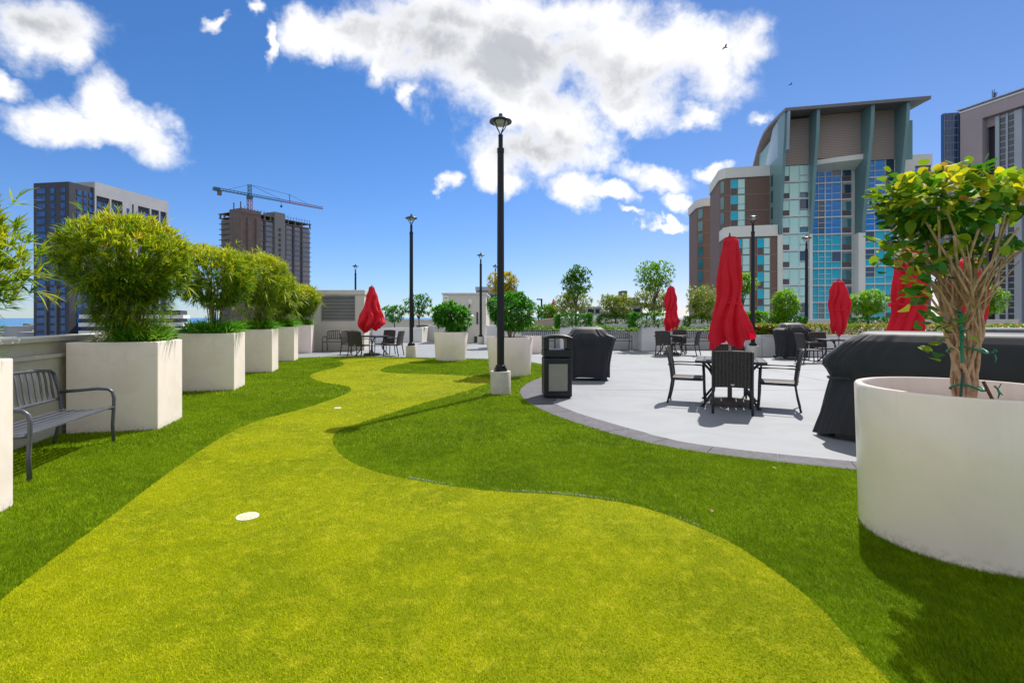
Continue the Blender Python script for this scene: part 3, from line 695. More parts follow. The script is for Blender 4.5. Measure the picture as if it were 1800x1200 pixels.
# ------------------------------------------------------------------ lamp posts
def make_lamp():
    l = thing('lamp_post', '', 'lamp post', (0, 0, 0), 0, 'black lamp posts with round tops')
    MB().lathe([(0.0, 0), (.187, 0), (.187, .405), (.178, .42), (0, .42)], 32).build('concrete_base', M_conc, l, auto=40)
    f = MB().lathe([(.13, .421), (.13, .44), (.10, .45), (.095, .52), (.075, .54)], 24)
    f.build('base_flange', M_pole, l, auto=40)
    bo = MB()
    for k in range(4):
        a = PI/4+k*PI/2; bo.lathe([(.028, .441), (.028, .475), (.012, .485), (.012, .50), (0, .50)], 8, (.105*math.cos(a), .105*math.sin(a), 0))
    bo.build('anchor_nuts', M_pole, l, smooth=True)
    def flute(t, i, r, z): return (r*(1-.055*abs(math.sin(t*8))**.6), z)
    MB().lathe([(.068, .535), (.068, 1.4), (.064, 3.0), (.060, 4.50)], 64, rad=flute).build('pole', M_pole, l, auto=60)
    MB().lathe([(.066, 4.48), (.066, 4.56), (.042, 4.57), (.042, 4.78), (.047, 4.80), (.02, 4.83)], 20).build('collar', M_pole, l, auto=40)
    am = MB().tube([(.012, 0, 4.78), (.03, 0, 4.86), (.10, 0, 4.96), (.135, 0, 5.02), (.13, 0, 5.075)], .0095, 6).mesh('arm', M_pole, True)
    for k in range(4): piece('arm', am, l, rot=(0, 0, k*PI/2+.5))
    MB().lathe([(0, 5.135), (.06, 5.13), (.15, 5.10), (.20, 5.075), (.208, 5.06), (.205, 5.045), (.19, 5.05), (.10, 5.06), (0, 5.06)], 36).build('shade', M_pole, l, auto=50)
    MB().lathe([(.13, 5.058), (.125, 5.02), (.09, 4.985), (0, 4.975)], 24).build('lens', M_lens, l, smooth=True)
    MB().lathe([(.036, 5.13), (.036, 5.19), (.03, 5.205), (0, 5.205)], 16).build('sensor_cap', M_cap_blue, l, auto=40)
    return l
lp = make_lamp()
place(lp, 'tall black lamp post on concrete base nearest, standing in the lawn edge', (-.21, 9.44, 0), .2, True).scale = (1, 1, .99)
for lab, x, y, s_, h in [('black lamp post right of the left red umbrella, at the end of the yellow path', -3.56, 18.1, 1, .97),
    ('thin black lamp post in front of the beige pump house', -1.66, 27.2, 1, .93), ('small distant lamp post half hidden behind the tallest lamp', -1.13, 35, 1, .97),
    ('distant lamp post rising behind the louvred wall', -10.7, 35, 1, .97), ('black lamp post immediately right of the main red umbrella', 8.47, 18.0, 1, .97),
    ('black lamp post rising between the covered grill and the glass tower', 13.0, 22.6, 1, .97)]:
    place(lp, lab, (x, y, 0), random.uniform(0, 1)).scale = (s_, s_, h)

# ------------------------------------------------------------------ round planters
def round_planter(loc, r0, r1, h, label, n=64):
    p = thing('round_planter', label, 'planter', loc, 0, 'cream round planters')
    MB().lathe([(0, .0), (r0, .0), (r0+(r1-r0)*.5, h*.5), (r1, h-.012), (r1-.008, h), (r1-.042, h), (r1-.05, h-.012), (r1-.055, h-.25)], n).build('shell', M_gloss, p, auto=50)
    v = MB(); prof = [(r1-.056, h-.14)] + [((r1-.056)*k/8, h-.14+.012*math.sin(k*2)) for k in range(7, -1, -1)]
    v.lathe(prof, 24).build('soil', M_soil, p, smooth=True)
    return p
round_planter((2.90, 3.28, 0), .565, .59, .955, 'huge looking cream round planter cropped at the right picture edge')
round_planter((-2.02, 16.9, 0), .50, .56, .93, 'cream round planter left of the tallest lamp post')
round_planter((-.05, 12.55, 0), .50, .57, .93, 'cream round planter standing directly behind the tallest lamp post')
round_planter((.95, 20.4, 0), .45, .5, .66, 'low cream round planter half hidden behind the one at the lamp')

def shrub(name, label, loc, c, r, n, k, L, Wd, m, seed, stems=7, cat='shrub', group=None, bark=None, shell=.45, lump=.35, seg=2, spread=.8):
    global rng
    rng = np.random.default_rng(seed)
    s_ = thing(name, label, cat, loc, 0, group)
    mb = MB()
    for i in range(stems):
        t = 2*PI*i/stems+rng.uniform(-.3, .3); q = rng.uniform(.3, .75)
        e = (c[0]+r[0]*q*math.cos(t), c[1]+r[1]*q*math.sin(t), c[2]+r[2]*rng.uniform(-.1, .5))
        mb.tube([(.03*math.cos(t), .03*math.sin(t), 0), (e[0]*.35, e[1]*.35, e[2]*.45), (e[0]*.8, e[1]*.8, e[2]*.8), e], [.018, .014, .010, .005], 5)
    mb.build('stems', bark or M_bark, s_, smooth=True)
    P, N = crown_pts(int(n*2.2), c, (r[0]*.92, r[1]*.92, r[2]*.92), shell, lump, 11)
    leafobj('crown', rosettes(P, N, k, L, Wd, spread, .25, seg=seg), m, s_)
    return s_
shrub('plumeria_shrub', 'dense glossy green shrub in the round planter left of the tall lamp', (-2.02, 16.9, .80), (0, 0, .58), (.62, .58, .50), 210, 8, .16, .062, L_shrub, 101, group='broad leaved shrubs in the round planters')
shrub('plumeria_shrub', 'wide green shrub with pale stems in the planter behind the tall lamp', (-.02, 12.55, .80), (0.02, 0, .78), (.62, .55, .45), 270, 8, .125, .045, L_shrub, 102, 9, group='broad leaved shrubs in the round planters', lump=.5)

# ------------------------------------------------------------------ bin
def bin_():
    b = thing('litter_bin', 'tall black plastic litter bin with grey front panel on the paving edge', 'litter bin', (.79, 9.08, 0), R(2))
    w, d = .245, .23
    # lower body
    MB().mm((-w, -d, .02), (w, d, .70)).build('body', M_trash, b, bevel=.025)
    MB().mm((-w+.03, -d+.03, 0), (w-.03, d-.03, .03)).build('foot', M_trash, b)
    MB().mm((-.165, -d-.008, .13), (.165, -d+.01, .60)).build('front_panel', M_trashp, b, bevel=.004)
    fr = MB()
    for a_, c_ in (((-.19, -d-.012, .105), (-.165, -d+.01, .625)), ((.165, -d-.012, .105), (.19, -d+.01, .625)), ((-.165, -d-.012, .105), (.165, -d+.01, .128)), ((-.165, -d-.012, .602), (.165, -d+.01, .625))): fr.mm(a_, c_)
    fr.build('panel_frame', M_trash, b, bevel=.004)
    MB().mm((-w-.004, -d-.004, .715), (w+.004, d+.004, .84)).build('hood_base', M_trash, b, bevel=.018)
    for s_ in (-1, 1):
        MB().mm((s_*w-(.09 if s_ > 0 else 0), -d, .842), (s_*w+(.09 if s_ < 0 else 0), d, 1.04)).build('hood_side', M_trash, b, bevel=.015)
    top = MB(); n = 12; vs = []
    for k in range(n+1):
        x = -w-.004+(2*w+.008)*k/n; z = 1.06+.045*(1-abs(x/w)**2.6)
        for (y, zz) in ((-d-.004, 1.035), (-d-.004, z-.01), (-d+.012, z), (d-.012, z), (d+.004, z-.01), (d+.004, 1.035)): vs.append((x, y, zz))
    fs = [(k*6+q, k*6+6+q, k*6+6+(q+1) % 6, k*6+(q+1) % 6) for k in range(n) for q in range(6)] + [(0, 1, 2, 3, 4, 5), tuple(n*6+q for q in (5, 4, 3, 2, 1, 0))]
    top.add(vs, fs).build('hood_top', M_trash, b, auto=50)
bin_()

# ------------------------------------------------------------------ covered grills (cloth lofts)
def loft(levels, n=72, fold=0.0, seed=1, nf=9, drape=0.0):
    """levels: (z, cx, cy, hx, hy, squareness); rounded-rect rings with fold relief growing downwards"""
    r_ = random.Random(seed); ph = [r_.uniform(0, 2*PI) for _ in range(6)]
    vs = []; fs = []; zt = levels[0][0]; zb = levels[-1][0]
    for (z, cx, cy, hx, hy, sq) in levels:
        g = (zt-z)/(zt-zb); gg = max(g, .75*min(1, g*9))
        for k in range(n):
            t = 2*PI*k/n; c, s_ = math.cos(t), math.sin(t); e = 2.0/sq
            x = math.copysign(abs(c)**e, c); y = math.copysign(abs(s_)**e, s_)
            f = 1 + fold*gg*(math.sin(nf*t+ph[0]+2*g)*.6 + math.sin((nf*2+1)*t+ph[1]-g*3)*.4 + .35*math.sin((nf*3+2)*t+ph[2]+g*5))
            zz = z + drape*math.sin(5*t+ph[3])*g
            vs.append((cx+x*hx*f, cy+y*hy*f, zz))
    m = len(levels)
    fs = [(i*n+(k+1) % n, i*n+k, i*n+n+k, i*n+n+(k+1) % n) for i in range(m-1) for k in range(n)]
    fs.append(tuple(range(n)))
    return MB().add(vs, fs)
def fine(levels, k=3):
    out = []
    for a, b in zip(levels, levels[1:]):
        for i in range(k): t = i/k; out.append(tuple(p+(q-p)*t for p, q in zip(a, b)))
    out.append(levels[-1]); return out
def grill(label, loc, a, seed, s_=1.0):
    g = thing('covered_grill', label, 'grill', loc, a, 'barbecue grills under black covers')
    lv = [(1.215, 0, .02, .24, .10, 4), (1.21, 0, .02, .29, .14, 4), (1.17, 0, .01, .36, .22, 4), (1.05, .0, 0, .43, .30, 4.5), (.99, .02, 0, .56, .32, 5), (.95, .02, 0, .585, .33, 5), (.88, .02, 0, .56, .33, 5), (.70, .015, 0, .52, .32, 4.5), (.4, .01, 0, .485, .31, 4), (.06, 0, 0, .47, .31, 4)]
    o = loft(fine(lv, 4), 180, .055, seed, 8, .018).build('cover', M_canv, g, smooth=True)
    st = MB()
    lv2 = [(z, cx, cy, hx*1.012, hy*1.012, q) for (z, cx, cy, hx, hy, q) in fine(lv, 4) if 1.08 < z < 1.211]
    for x in (-.40, .40):
        for y in (-.22, .22): st.mm((x-.02, y-.02, 0.03), (x+.02, y+.02, .3))
    st.build('cart_frame', M_dark, g)
    for x in (-.44, .44):
        MB().tube([(x-.015, .26, .055), (x+.015, .26, .055)], .055, 14).build('wheel', mat('wheel_rubber', (.05, .03, .028), .6), g, auto=40)
    # cinched strap round the waist and a hand loop
    lp_ = MB().tube([(.20, -.34, .86), (.12, -.37, .80), (0, -.375, .785), (-.12, -.37, .80), (-.2, -.34, .86)], .01, 6); lp_.build('strap', M_canv, g, smooth=True)
    g.scale = (s_, s_, s_); return g
grill('black covered barbecue grill standing right behind the litter bin', (1.72, 11.6, 0), R(-6), 3, .98)
grill('black covered barbecue grill at the far bed wall near the glass tower', (9.55, 17.5, 0), R(8), 8, 1.0)
hose = MB().tube([(8.55+.32*math.cos(t)-.0, 17.9, .40+.36*math.sin(t)) for t in np.linspace(.6, 2*PI-.6, 18)], .012, 6).build('hose_loop', M_louver, smooth=True)
tag(hose, 'thin grey hoop of hose beside the far covered grill', 'hose')
# long cover: local x along the long side, local -y towards the camera side
lc = thing('covered_island_grill', 'long low black cover over a barbecue island behind the big round planter', 'grill', (4.82, 5.32, 0), R(-45))
Lh = 1.30
lv = [(1.245, .05, .02, 0.95, .16, 6), (1.238, .03, .02, .99, .24, 6), (1.22, .03, .02, 1.02, .30, 6), (1.12, 0, 0, 1.14, .36, 5), (.98, 0, 0, 1.29, .38, 5), (.90, -.01, 0, 1.345, .385, 4.5), (.84, -.01, 0, 1.35, .385, 4.5), (.78, 0, 0, 1.315, .38, 4.5), (.70, 0, 0, 1.275, .375, 4.5), (.60, 0, 0, 1.30, .38, 4.5), (.35, 0, -.01, 1.36, .405, 4.5), (.05, -.02, -.01, 1.42, .42, 4.5)]
loft(fine(lv, 4), 300, .026, 5, 13, .02).build('cover', M_canv, lc, smooth=True)
MB().tube([(-1.29, -.22, .70), (-1.23, -.36, .70), (-1.05, -.385, .705)], .018, 6).build('tie_strap', M_canv, lc, smooth=True)
MB().mm((-1.2, -.3, 0.0), (1.2, .3, .30)).build('plinth', M_dark, lc)
g3 = thing('covered_island_grill', 'grey topped cover of another grill at the right edge behind the long black one', 'grill', (8.55, 8.25, 0), R(-12))
lv = [(1.235, 0, 0, 1.05, .22, 5), (1.22, 0, 0, 1.12, .30, 5), (1.10, 0, 0, 1.20, .38, 5), (.8, 0, 0, 1.24, .4, 5), (.04, 0, 0, 1.3, .42, 5)]
loft(fine(lv, 4), 160, .03, 9, 11).build('cover', M_canv2, g3, smooth=True)

# ------------------------------------------------------------------ tables and chairs
def make_table():
    t = thing('patio_table', '', 'table', (0, 0, 0), 0, 'square slatted patio tables')
    me = MB().box((0, 0, 0), (.098, .94, .022)).mesh('table_slat', M_slat); me2 = MB().box((0, 0, 0), (.098, .43, .022)).mesh('table_slat', M_slat)
    for i in range(9):
        x = -.44+i*.11
        if i == 4:
            for s_ in (-1, 1): piece('table_slat', me2, t, (x, s_*.255, .715))
        else: piece('table_slat', me, t, (x, 0, .715))
    fr = MB()
    for s_ in (-1, 1): fr.mm((-.50, s_*.485-.015, .69), (.50, s_*.485+.015, .728)); fr.mm((s_*.498-.015-.0, -.469, .69), (s_*.498+.015-.0, .469, .726))
    fr.mm((-.48, -.20, .685), (.48, -.16, .702)); fr.mm((-.48, .16, .685), (.48, .20, .702))
    fr.build('table_frame', M_dark, t)
    for sx in (-1, 1):
        for sy in (-1, 1):
            MB().tube([(sx*.40, sy*.40, .69), (sx*.30, sy*.34, .58), (sx*.22, sy*.30, .42), (sx*.24, sy*.33, .24), (sx*.40, sy*.42, .02)], .021, 8).build('leg', M_dark, t, smooth=True)
            MB().lathe([(0, 0), (.03, 0), (.03, .03), (0, .035)], 10, (sx*.405, sy*.423, 0)).build('foot', M_dark, t)
    MB().tube([(-.23, -.30, .36), (.23, .30, .36)], .013, 6).tube([(.23, -.30, .345), (-.23, .30, .345)], .013, 6).build('brace', M_dark, t)
    return t
def make_chair():
    c = thing('patio_chair', '', 'chair', (0, 0, 0), 0, 'dark wicker patio armchairs')
    hw = .265
    for s_ in (-1, 1):
        x = s_*hw
        MB().tube([(x, .27, 0), (x, .255, .2), (x, .25, .42), (x, .24, .625)], .017, 6).build('front_leg', M_dark, c, smooth=True)
        MB().tube([(x, -.31, 0), (x, -.265, .2), (x, -.235, .40), (x, -.265, .65), (x, -.325, .905)], .018, 6).build('rear_leg', M_dark, c, smooth=True)
        MB().tube([(x, .275, .632), (x, .1, .640), (x, -.1, .642), (x, -.30, .632)], .020, 6, flat=.6).build('armrest', M_dark, c, smooth=True)
    MB().box((0, .005, .405), (.50, .50, .035)).build('seat', M_wicker, c, bevel=.012)
    ap = MB(); ap.mm((-.265, .235, .375), (.265, .262, .41)); ap.mm((-.27, -.23, .38), (-.25, .23, .40)); ap.mm((.25, -.23, .38), (.27, .23, .40)); ap.build('seat_frame', M_dark, c)
    bk = MB(); nx, nz = 8, 8; vs = []
    for side in (0, 1):
        for k in range(nz+1):
            for i in range(nx+1):
                x = -.247+.494*i/nx; t = k/nz; z = .375+.525*t + (.010*(1-(x/.25)**2) if k == nz else 0) + (-.012*(1-(x/.25)**2)*-1 if k == 0 else 0)
                y = -.238-.085*t**1.4 - .028*(1-(x/.25)**2) + (-.012 if side == 0 else .012); vs.append((x, y, z))
    n1 = (nx+1)*(nz+1); fs = []
    for k in range(nz):
        for i in range(nx):
            a = k*(nx+1)+i; fs.append((a, a+1, a+nx+2, a+nx+1)); fs.append((n1+a, n1+a+nx+1, n1+a+nx+2, n1+a+1))
    rim = [i for i in range(nx+1)] + [k*(nx+1)+nx for k in range(1, nz+1)] + [nz*(nx+1)+i for i in range(nx-1, -1, -1)] + [k*(nx+1) for k in range(nz-1, 0, -1)]
    for a, b in zip(rim, rim[1:]+rim[:1]): fs.append((b, a, n1+a, n1+b))
    bk.add(vs, fs).build('backrest', M_wicker, c, auto=50)
    MB().tube([(-.25, -.323, .905), (-.12, -.348, .914), (0, -.352, .917), (.12, -.348, .914), (.25, -.323, .905)], .011, 6).build('top_trim', mat('wicker_trim', (.20, .17, .15), .5), c, smooth=True)
    bd = MB().lathe([(0, -.004), (.026, -.004), (.026, .003), (0, .004)], 14).build('maker_badge', M_alu, c)
    bd.rotation_euler = (R(90), 0, 0); bd.location = (0, -.284, .425); bd.scale = (1, .45, 1)
    return c
tb0, ch0 = make_table(), make_chair(); firsts = {'t': True, 'c': True}
def tset(c, rot, tl, spots):
    place(tb0, tl, (c[0], c[1], 0), rot, firsts['t']); firsts['t'] = False
    for lab, (dx, dy), face in spots:   # offset in the table's frame, facing angle relative to the table
        v = rotz((dx, dy, 0), rot)
        place(ch0, lab, (c[0]+v[0], c[1]+v[1], 0), rot+face, firsts['c']); firsts['c'] = False
T1 = (3.53, 8.30); T2 = (-5.2, 19.0); T3 = (6.04, 19.4); T4 = (10.15, 15.9)
tset(T1, R(-22), 'dark slatted square table under the main red umbrella', [
    ('wicker armchair with its back to the camera at the main table', (0.02, -.66), 0),
    ('wicker armchair on the left side of the main table, facing right', (-.64, .02), R(-90)),
    ('wicker armchair on the right side of the main table, facing left', (.68, -.13), R(84)),
    ('wicker armchair on the far side of the main table behind the umbrella pole', (0, .78), R(180))])
tset(T2, R(-20), 'dark square table under the left red umbrella', [
    ('armchair with its dark back to the camera at the left table', (-.05, -.70), R(4)),
    ('grey armchair seen from the side left of the left table', (-.95, .05), R(-96)),
    ('armchair seen from the side right of the left table, facing it', (.85, .12), R(100)),
    ('armchair behind the pole of the left red umbrella', (.1, .68), R(176))])
tset(T3, R(-35), 'dark square table under the small umbrella by the far bed wall', [
    ('armchair with its back to the camera left of the small far umbrella', (0, -.70), 0),
    ('armchair in side view right of the small far umbrella', (.70, 0), R(90)),
    ('armchair on the far side of the table at the small umbrella', (0, .72), R(180))])
tset(T4, R(-4), 'dark square table under the umbrella in front of the glass tower', [
    ('armchair facing right at the table in front of the glass tower', (-.95, -.15), R(-90)),
    ('armchair behind the pole at the table in front of the glass tower', (-.1, .78), R(180)),
    ('armchair right of the table before the glass tower, half hidden by the black cover', (.85, .25), R(120))])

# ------------------------------------------------------------------ closed umbrellas
def umbrella(label, loc, a, H, prof, seed, twist=.5, sag=1.0, lean=(0, 0), base=True):
    u = thing('patio_umbrella', label, 'umbrella', loc, a, 'closed red patio umbrellas')
    r_ = random.Random(seed); ph = [r_.uniform(0, 2*PI) for _ in range(8)]
    n = 144; zs = [p[1] for p in prof]
    lev = []
    for (r0, z0), (r1, z1) in zip(prof, prof[1:]):
        for k in range(5): t = k/5; t2 = t*t*(3-2*t); lev.append((r0+(r1-r0)*t2, z0+(z1-z0)*t))
    lev.append(prof[-1]); zt, zb = lev[0][1], lev[-1][1]
    m = len(lev)
    def rad(t, i, r, z):
        g = (zt-z)/(zt-zb); tw = t+twist*g+.25*math.sin(3*g*PI+ph[0])
        fo = abs(math.sin(4*tw+ph[1]))**.8*.50 - .24 + .09*math.sin(11*tw+ph[2]+g*4) + .05*math.sin(19*tw+ph[3]-g*7)
        rr = r*(1+fo*min(1, .35+1.4*g)) + r*.12*math.sin(2*t+ph[4]+3*g)
        zz = z
        if g > .72:
            q = (g-.72)/.28; zz = z - sag*q*(.17*abs(math.cos(2*tw+ph[1]))**1.3 + .05*abs(math.cos(5*tw+ph[2])) - .10 + .09*math.sin(t+ph[5]))
        return (rr, zz)
    c = MB().lathe(lev, n, rad=rad)
    c.v = [(x+lean[0]*((z-1)/1.7)+.02*math.sin(z*4+ph[6]), y+lean[1]*((z-1)/1.7), z) for x, y, z in c.v]
    c.f.append(tuple(range(n)))
    c.build('canopy', M_red, u, smooth=True)
    # upper vent flap
    rt = prof[0][0]
    def rv(t, i, r, z): return (r*(1+.07*math.sin(4*t+ph[1])+.04*math.sin(9*t+ph[2])), z-(.05*abs(math.sin(2*t+ph[3])) if i == 3 else 0))
    vv = MB().lathe([(rt*.55, H-.035), (rt*1.12, H-.09), (rt*1.55, H-.26), (rt*1.75, H-.40)], 60, rad=rv); vv.f.append(tuple(range(60)))
    vv.v = [(x+lean[0]*((z-1)/1.7)+.02*math.sin(z*4+ph[6]), y+lean[1]*((z-1)/1.7), z) for x, y, z in vv.v]
    vv.build('vent', M_red, u, smooth=True)
    MB().lathe([(.021, .05), (.021, H-.12)], 14).build('pole', M_alu, u, smooth=True)
    MB().lathe([(.03, H-.04), (.03, H-.01), (.012, H+.01), (.012, H+.05), (0, H+.055)], 12, (lean[0], lean[1], 0)).build('finial', M_dark, u, smooth=True)
    rb = MB()
    for k in range(8):
        t = k*PI/4; rb.tube([(.02*math.cos(t), .02*math.sin(t), 1.32), (.05*math.cos(t), .05*math.sin(t), 1.06)], .008, 5)
    rb.lathe([(.022, 1.1), (.045, 1.11), (.045, 1.16), (.022, 1.17)], 14).build('hub', M_alu, u)
    zs_ = 1.62; ri = np.interp(-zs_, [-p[1] for p in prof], [p[0] for p in prof])
    MB().lathe([(ri*1.13, zs_-.02), (ri*1.15, zs_), (ri*1.13, zs_+.02)], 40, rad=lambda t, i, r, z: (r*(1+.12*math.sin(2*t+ph[4]+3*(zt-z)/(zt-zb))), z+.02*math.sin(2*t))).build('strap', M_red, u, smooth=True)
    if base:
        MB().lathe([(0, 0), (.30, 0), (.305, .03), (.29, .075), (.06, .10), (.035, .11), (.035, .34), (.022, .35)], 40).build('base_weight', mat('base_resin', (.13, .11, .095), .7, (.09, .075, .065), 40, .9, .5, 90), u, auto=50)
    return u
P1 = [(.085, 2.70), (.115, 2.62), (.15, 2.32), (.165, 2.0), (.16, 1.70), (.175, 1.58), (.215, 1.40), (.25, 1.22), (.265, 1.06)]
umbrella('large closed red umbrella over the main slatted table', (*T1, 0), .4, 2.72, P1, 2, .4)
P2 = [(.07, 2.55), (.10, 2.48), (.19, 2.15), (.25, 1.85), (.36, 1.45), (.42, 1.2), (.30, 1.0)]
umbrella('closed red umbrella, widest of all, over the left table near the bench', (*T2, 0), 1.0, 2.57, P2, 5, .3)
P3 = [(.07, 2.58), (.12, 2.48), (.20, 2.1), (.19, 1.8), (.17, 1.6), (.19, 1.45), (.26, 1.25), (.20, 1.02)]
umbrella('slim closed red umbrella by the far bed wall in the middle', (*T3, 0), 2.0, 2.60, P3, 8, .9, lean=(.03, 0))
P4 = [(.07, 2.55), (.13, 2.48), (.21, 2.2), (.235, 1.85), (.21, 1.5), (.19, 1.2), (.15, 1.0)]
umbrella('smooth closed red umbrella in front of the glass tower', (*T4, 0), .2, 2.57, P4, 11, .5)
P5 = [(.09, 2.68), (.12, 2.60), (.17, 2.3), (.17, 2.0), (.18, 1.75), (.18, 1.5), (.20, 1.2), (.21, 1.0)]
umbrella('loosely closed crumpled red umbrella half hidden behind the round leaved tree', (6.78, 8.85, 0), 2.4, 2.70, P5, 15, .9, .6, lean=(-.12, 0))
umbrella('closed red umbrella seen only between the trunks of the tree', (8.85, 9.95, 0), .9, 2.3, P4, 19, .5)
umbrella('tiny closed red umbrella far beyond the grassy bed', (3.05, 37.5, 0), .9, 2.75, P4, 21, .5, base=False)

# ------------------------------------------------------------------ beds at the back
bed = thing('raised_bed', 'long white raised bed wall behind the benches', 'raised bed', (0, 0, 0))
MB().mm((-.3, 22.5, 0), (9.9, 22.66, .74)).build('front_wall', M_bed, bed, bevel=.01)
MB().mm((-.32, 22.48, .742), (9.9, 22.70, .775)).build('coping', M_bed, bed, bevel=.006)
MB().mm((-.3, 22.662, .60), (9.9, 24.2, .71)).build('soil', M_soil, bed)
MB().mm((-.3, 24.2, 0), (9.9, 24.36, .78)).build('back_wall', M_bed, bed)
bed2 = thing('raised_bed', 'white raised bed wall with reddish plants in front of the glass tower', 'raised bed', (0, 0, 0))
MB().mm((8.95, 18.3, 0), (20, 18.46, .75)).build('front_wall', M_bed, bed2, bevel=.01)
MB().mm((8.95, 18.28, .752), (20, 18.50, .785)).build('coping', M_bed, bed2, bevel=.006)
MB().mm((8.40, 18.462, .60), (20, 20.2, .72)).build('soil', M_soil, bed2)
MB().mm((8.26, 18.46, 0), (8.40, 20.2, .78)).build('side_wall', M_bed, bed2)
MB().mm((8.26, 20.2, 0), (20, 20.36, .78)).build('back_wall', M_bed, bed2)
def boxplanter(label, x0, y0, x1, y1, h=1.10, z0=0):
    p = thing('box_planter', label, 'planter', ((x0+x1)/2, (y0+y1)/2, z0), 0, 'white square planters along the back beds')
    w, d = (x1-x0)/2, (y1-y0)/2
    s_ = MB()
    o_ = [(-w, -d), (w, -d), (w, d), (-w, d)]; k = .06; i_ = [(-w+k, -d+k), (w-k, -d+k), (w-k, d-k), (-w+k, d-k)]
    vs = [(x, y, 0) for x, y in o_] + [(x, y, h) for x, y in o_] + [(x, y, h) for x, y in i_] + [(x, y, h-.1) for x, y in i_]; fs = [(12, 13, 14, 15)]
    for a in range(4):
        b = (a+1) % 4; fs += [(a, b, b+4, a+4), (a+4, b+4, b+8, a+8), (a+8, b+8, b+12, a+12)]
    s_.add(vs, fs).build('shell', M_bed, p, bevel=.01)
    MB().mm((-w+.07, -d+.07, h-.098), (w-.07, d-.07, h-.05)).build('soil', M_soil, p)
    return p
boxplanter('white square planter holding the dark green ball tree behind the first grill', 2.05, 21.7, 3.35, 22.45)
boxplanter('white square planter holding the taller tree left of the slim umbrella', 5.5, 21.7, 6.75, 22.45)
boxplanter('white square block at the corner of the reddish bed beside a lamp', 8.26, 18.3, 8.93, 18.455, .78)
boxplanter('white square planter with lime tree and hedge right of the main umbrella', 9.3, 21.7, 11.0, 22.9)
boxplanter('white square planter behind the far covered grill', 11.2, 21.7, 12.6, 22.9)
boxplanter('white square planter left of the crumpled umbrella', 14.9, 21.7, 16.2, 22.9)
boxplanter('white square planter at the far right behind the grey cover', 19.8, 21.7, 21.2, 22.9)
boxplanter('white square planter left of the tallest lamp holding the golden shrub', -1.15, 23.4, -.25, 24.3, 1.03)
boxplanter('white square planter with fine leaved shrub between the two back trees', 4.4, 24.5, 5.8, 25.6)
boxplanter('white square planter with loose shrub left of the main umbrella', 8.6, 24.5, 10.0, 25.6)

def ground_cover(name, label, x0, x1, y0, y1, z, h, n, m, seed, wd=.016):
    global rng
    rng = np.random.default_rng(seed)
    P = np.column_stack([rng.uniform(x0, x1, n), rng.uniform(y0, y1, n), np.full(n, z)])
    D = np.column_stack([rng.normal(0, .45, n), rng.normal(0, .45, n), np.ones(n)])
    hh = h*rng.uniform(.6, 1.15, n)*(1+.18*np.sin(P[:, 0]*2.1))
    o = leafobj(name, leaves(P, D, hh, wd, .45, None, 3), m, None); return tag(o, label, 'plants', kind='stuff')
ground_cover('bed_grasses', 'long bed of grassy plants with small white flowers behind the benches', -.2, 9.8, 22.6, 24.0, .70, .62, 11000, L_bed, 201, .026)
def bushy(name, label, c, r, n, L, Wd, m, seed, sq=True):
    n = int(n*3.2)
    global rng
    rng = np.random.default_rng(seed)
    if sq:
        P = np.array(c)+(rng.uniform(-1, 1, (n, 3)))*np.array(r); k = rng.integers(0, 3, n)
        P[np.arange(n), k] = np.array(c)[k]+np.array(r)[k]*np.sign(rng.uniform(-1, 1, n))*rng.uniform(.8, 1.05, n)
        P[:, 2] += .05*np.sin(P[:, 0]*7)*np.cos(P[:, 1]*5); N = unit((P-np.array(c))/np.array(r)+[0, 0, .5])
    else: P, N = crown_pts(n, c, r, .5, .3)
    o = leafobj(name, rosettes(P, N, 6, L, Wd, .9, .2), m, None); return o
o = bushy('croton_bed', '', (14.3, 19.2, .93), (5.6, .7, .17), 1500, .12, .04, L_croton, 210); tag(o, 'low reddish green croton plants in the bed before the glass tower', 'plants', kind='stuff')
o = bushy('croton_bed', '', (8.95, 19.2, .92), (.5, .7, .17), 300, .11, .035, L_croton, 211); tag(o, 'pink and green croton plants at the corner of the bed by the lamp', 'plants', kind='stuff')
for lab, c, r, n, sd, m in [('round clipped hedge under the dark green ball tree', (2.65, 22.1, 1.28), (.75, .42, .24), 330, 1, L_shrub), ('clipped hedge under the tree left of the slim umbrella', (6.05, 22.1, 1.30), (.9, .42, .26), 330, 2, L_shrub),
                     ('dark clipped hedge under the lime tree', (9.85, 22.3, 1.33), (.8, .45, .29), 330, 3, L_shrub), ('lime green clipped hedge right of the dark one by the lamp', (11.0, 22.2, 1.33), (.75, .45, .28), 330, 4, L_lime),
                     ('small low hedge under the fine leaved shrub', (5.0, 25.0, 1.28), (.8, .4, .2), 220, 5, L_tree), ('low green growth under the loose shrub at the back', (9.2, 25.0, 1.22), (.7, .4, .22), 200, 6, L_tree),
                     ('low leaves at the foot of the bush behind the far grill', (11.85, 22.2, 1.2), (.7, .45, .18), 220, 7, L_shrub), ('low leaves at the foot of the bush left of the crumpled umbrella', (15.5, 22.2, 1.18), (.95, .45, .18), 260, 8, L_shrub)]:
    o = bushy('hedge', lab, c, r, n, .10, .035, m, 220+sd); tag(o, lab, 'hedge', 'low hedges in the back planters')
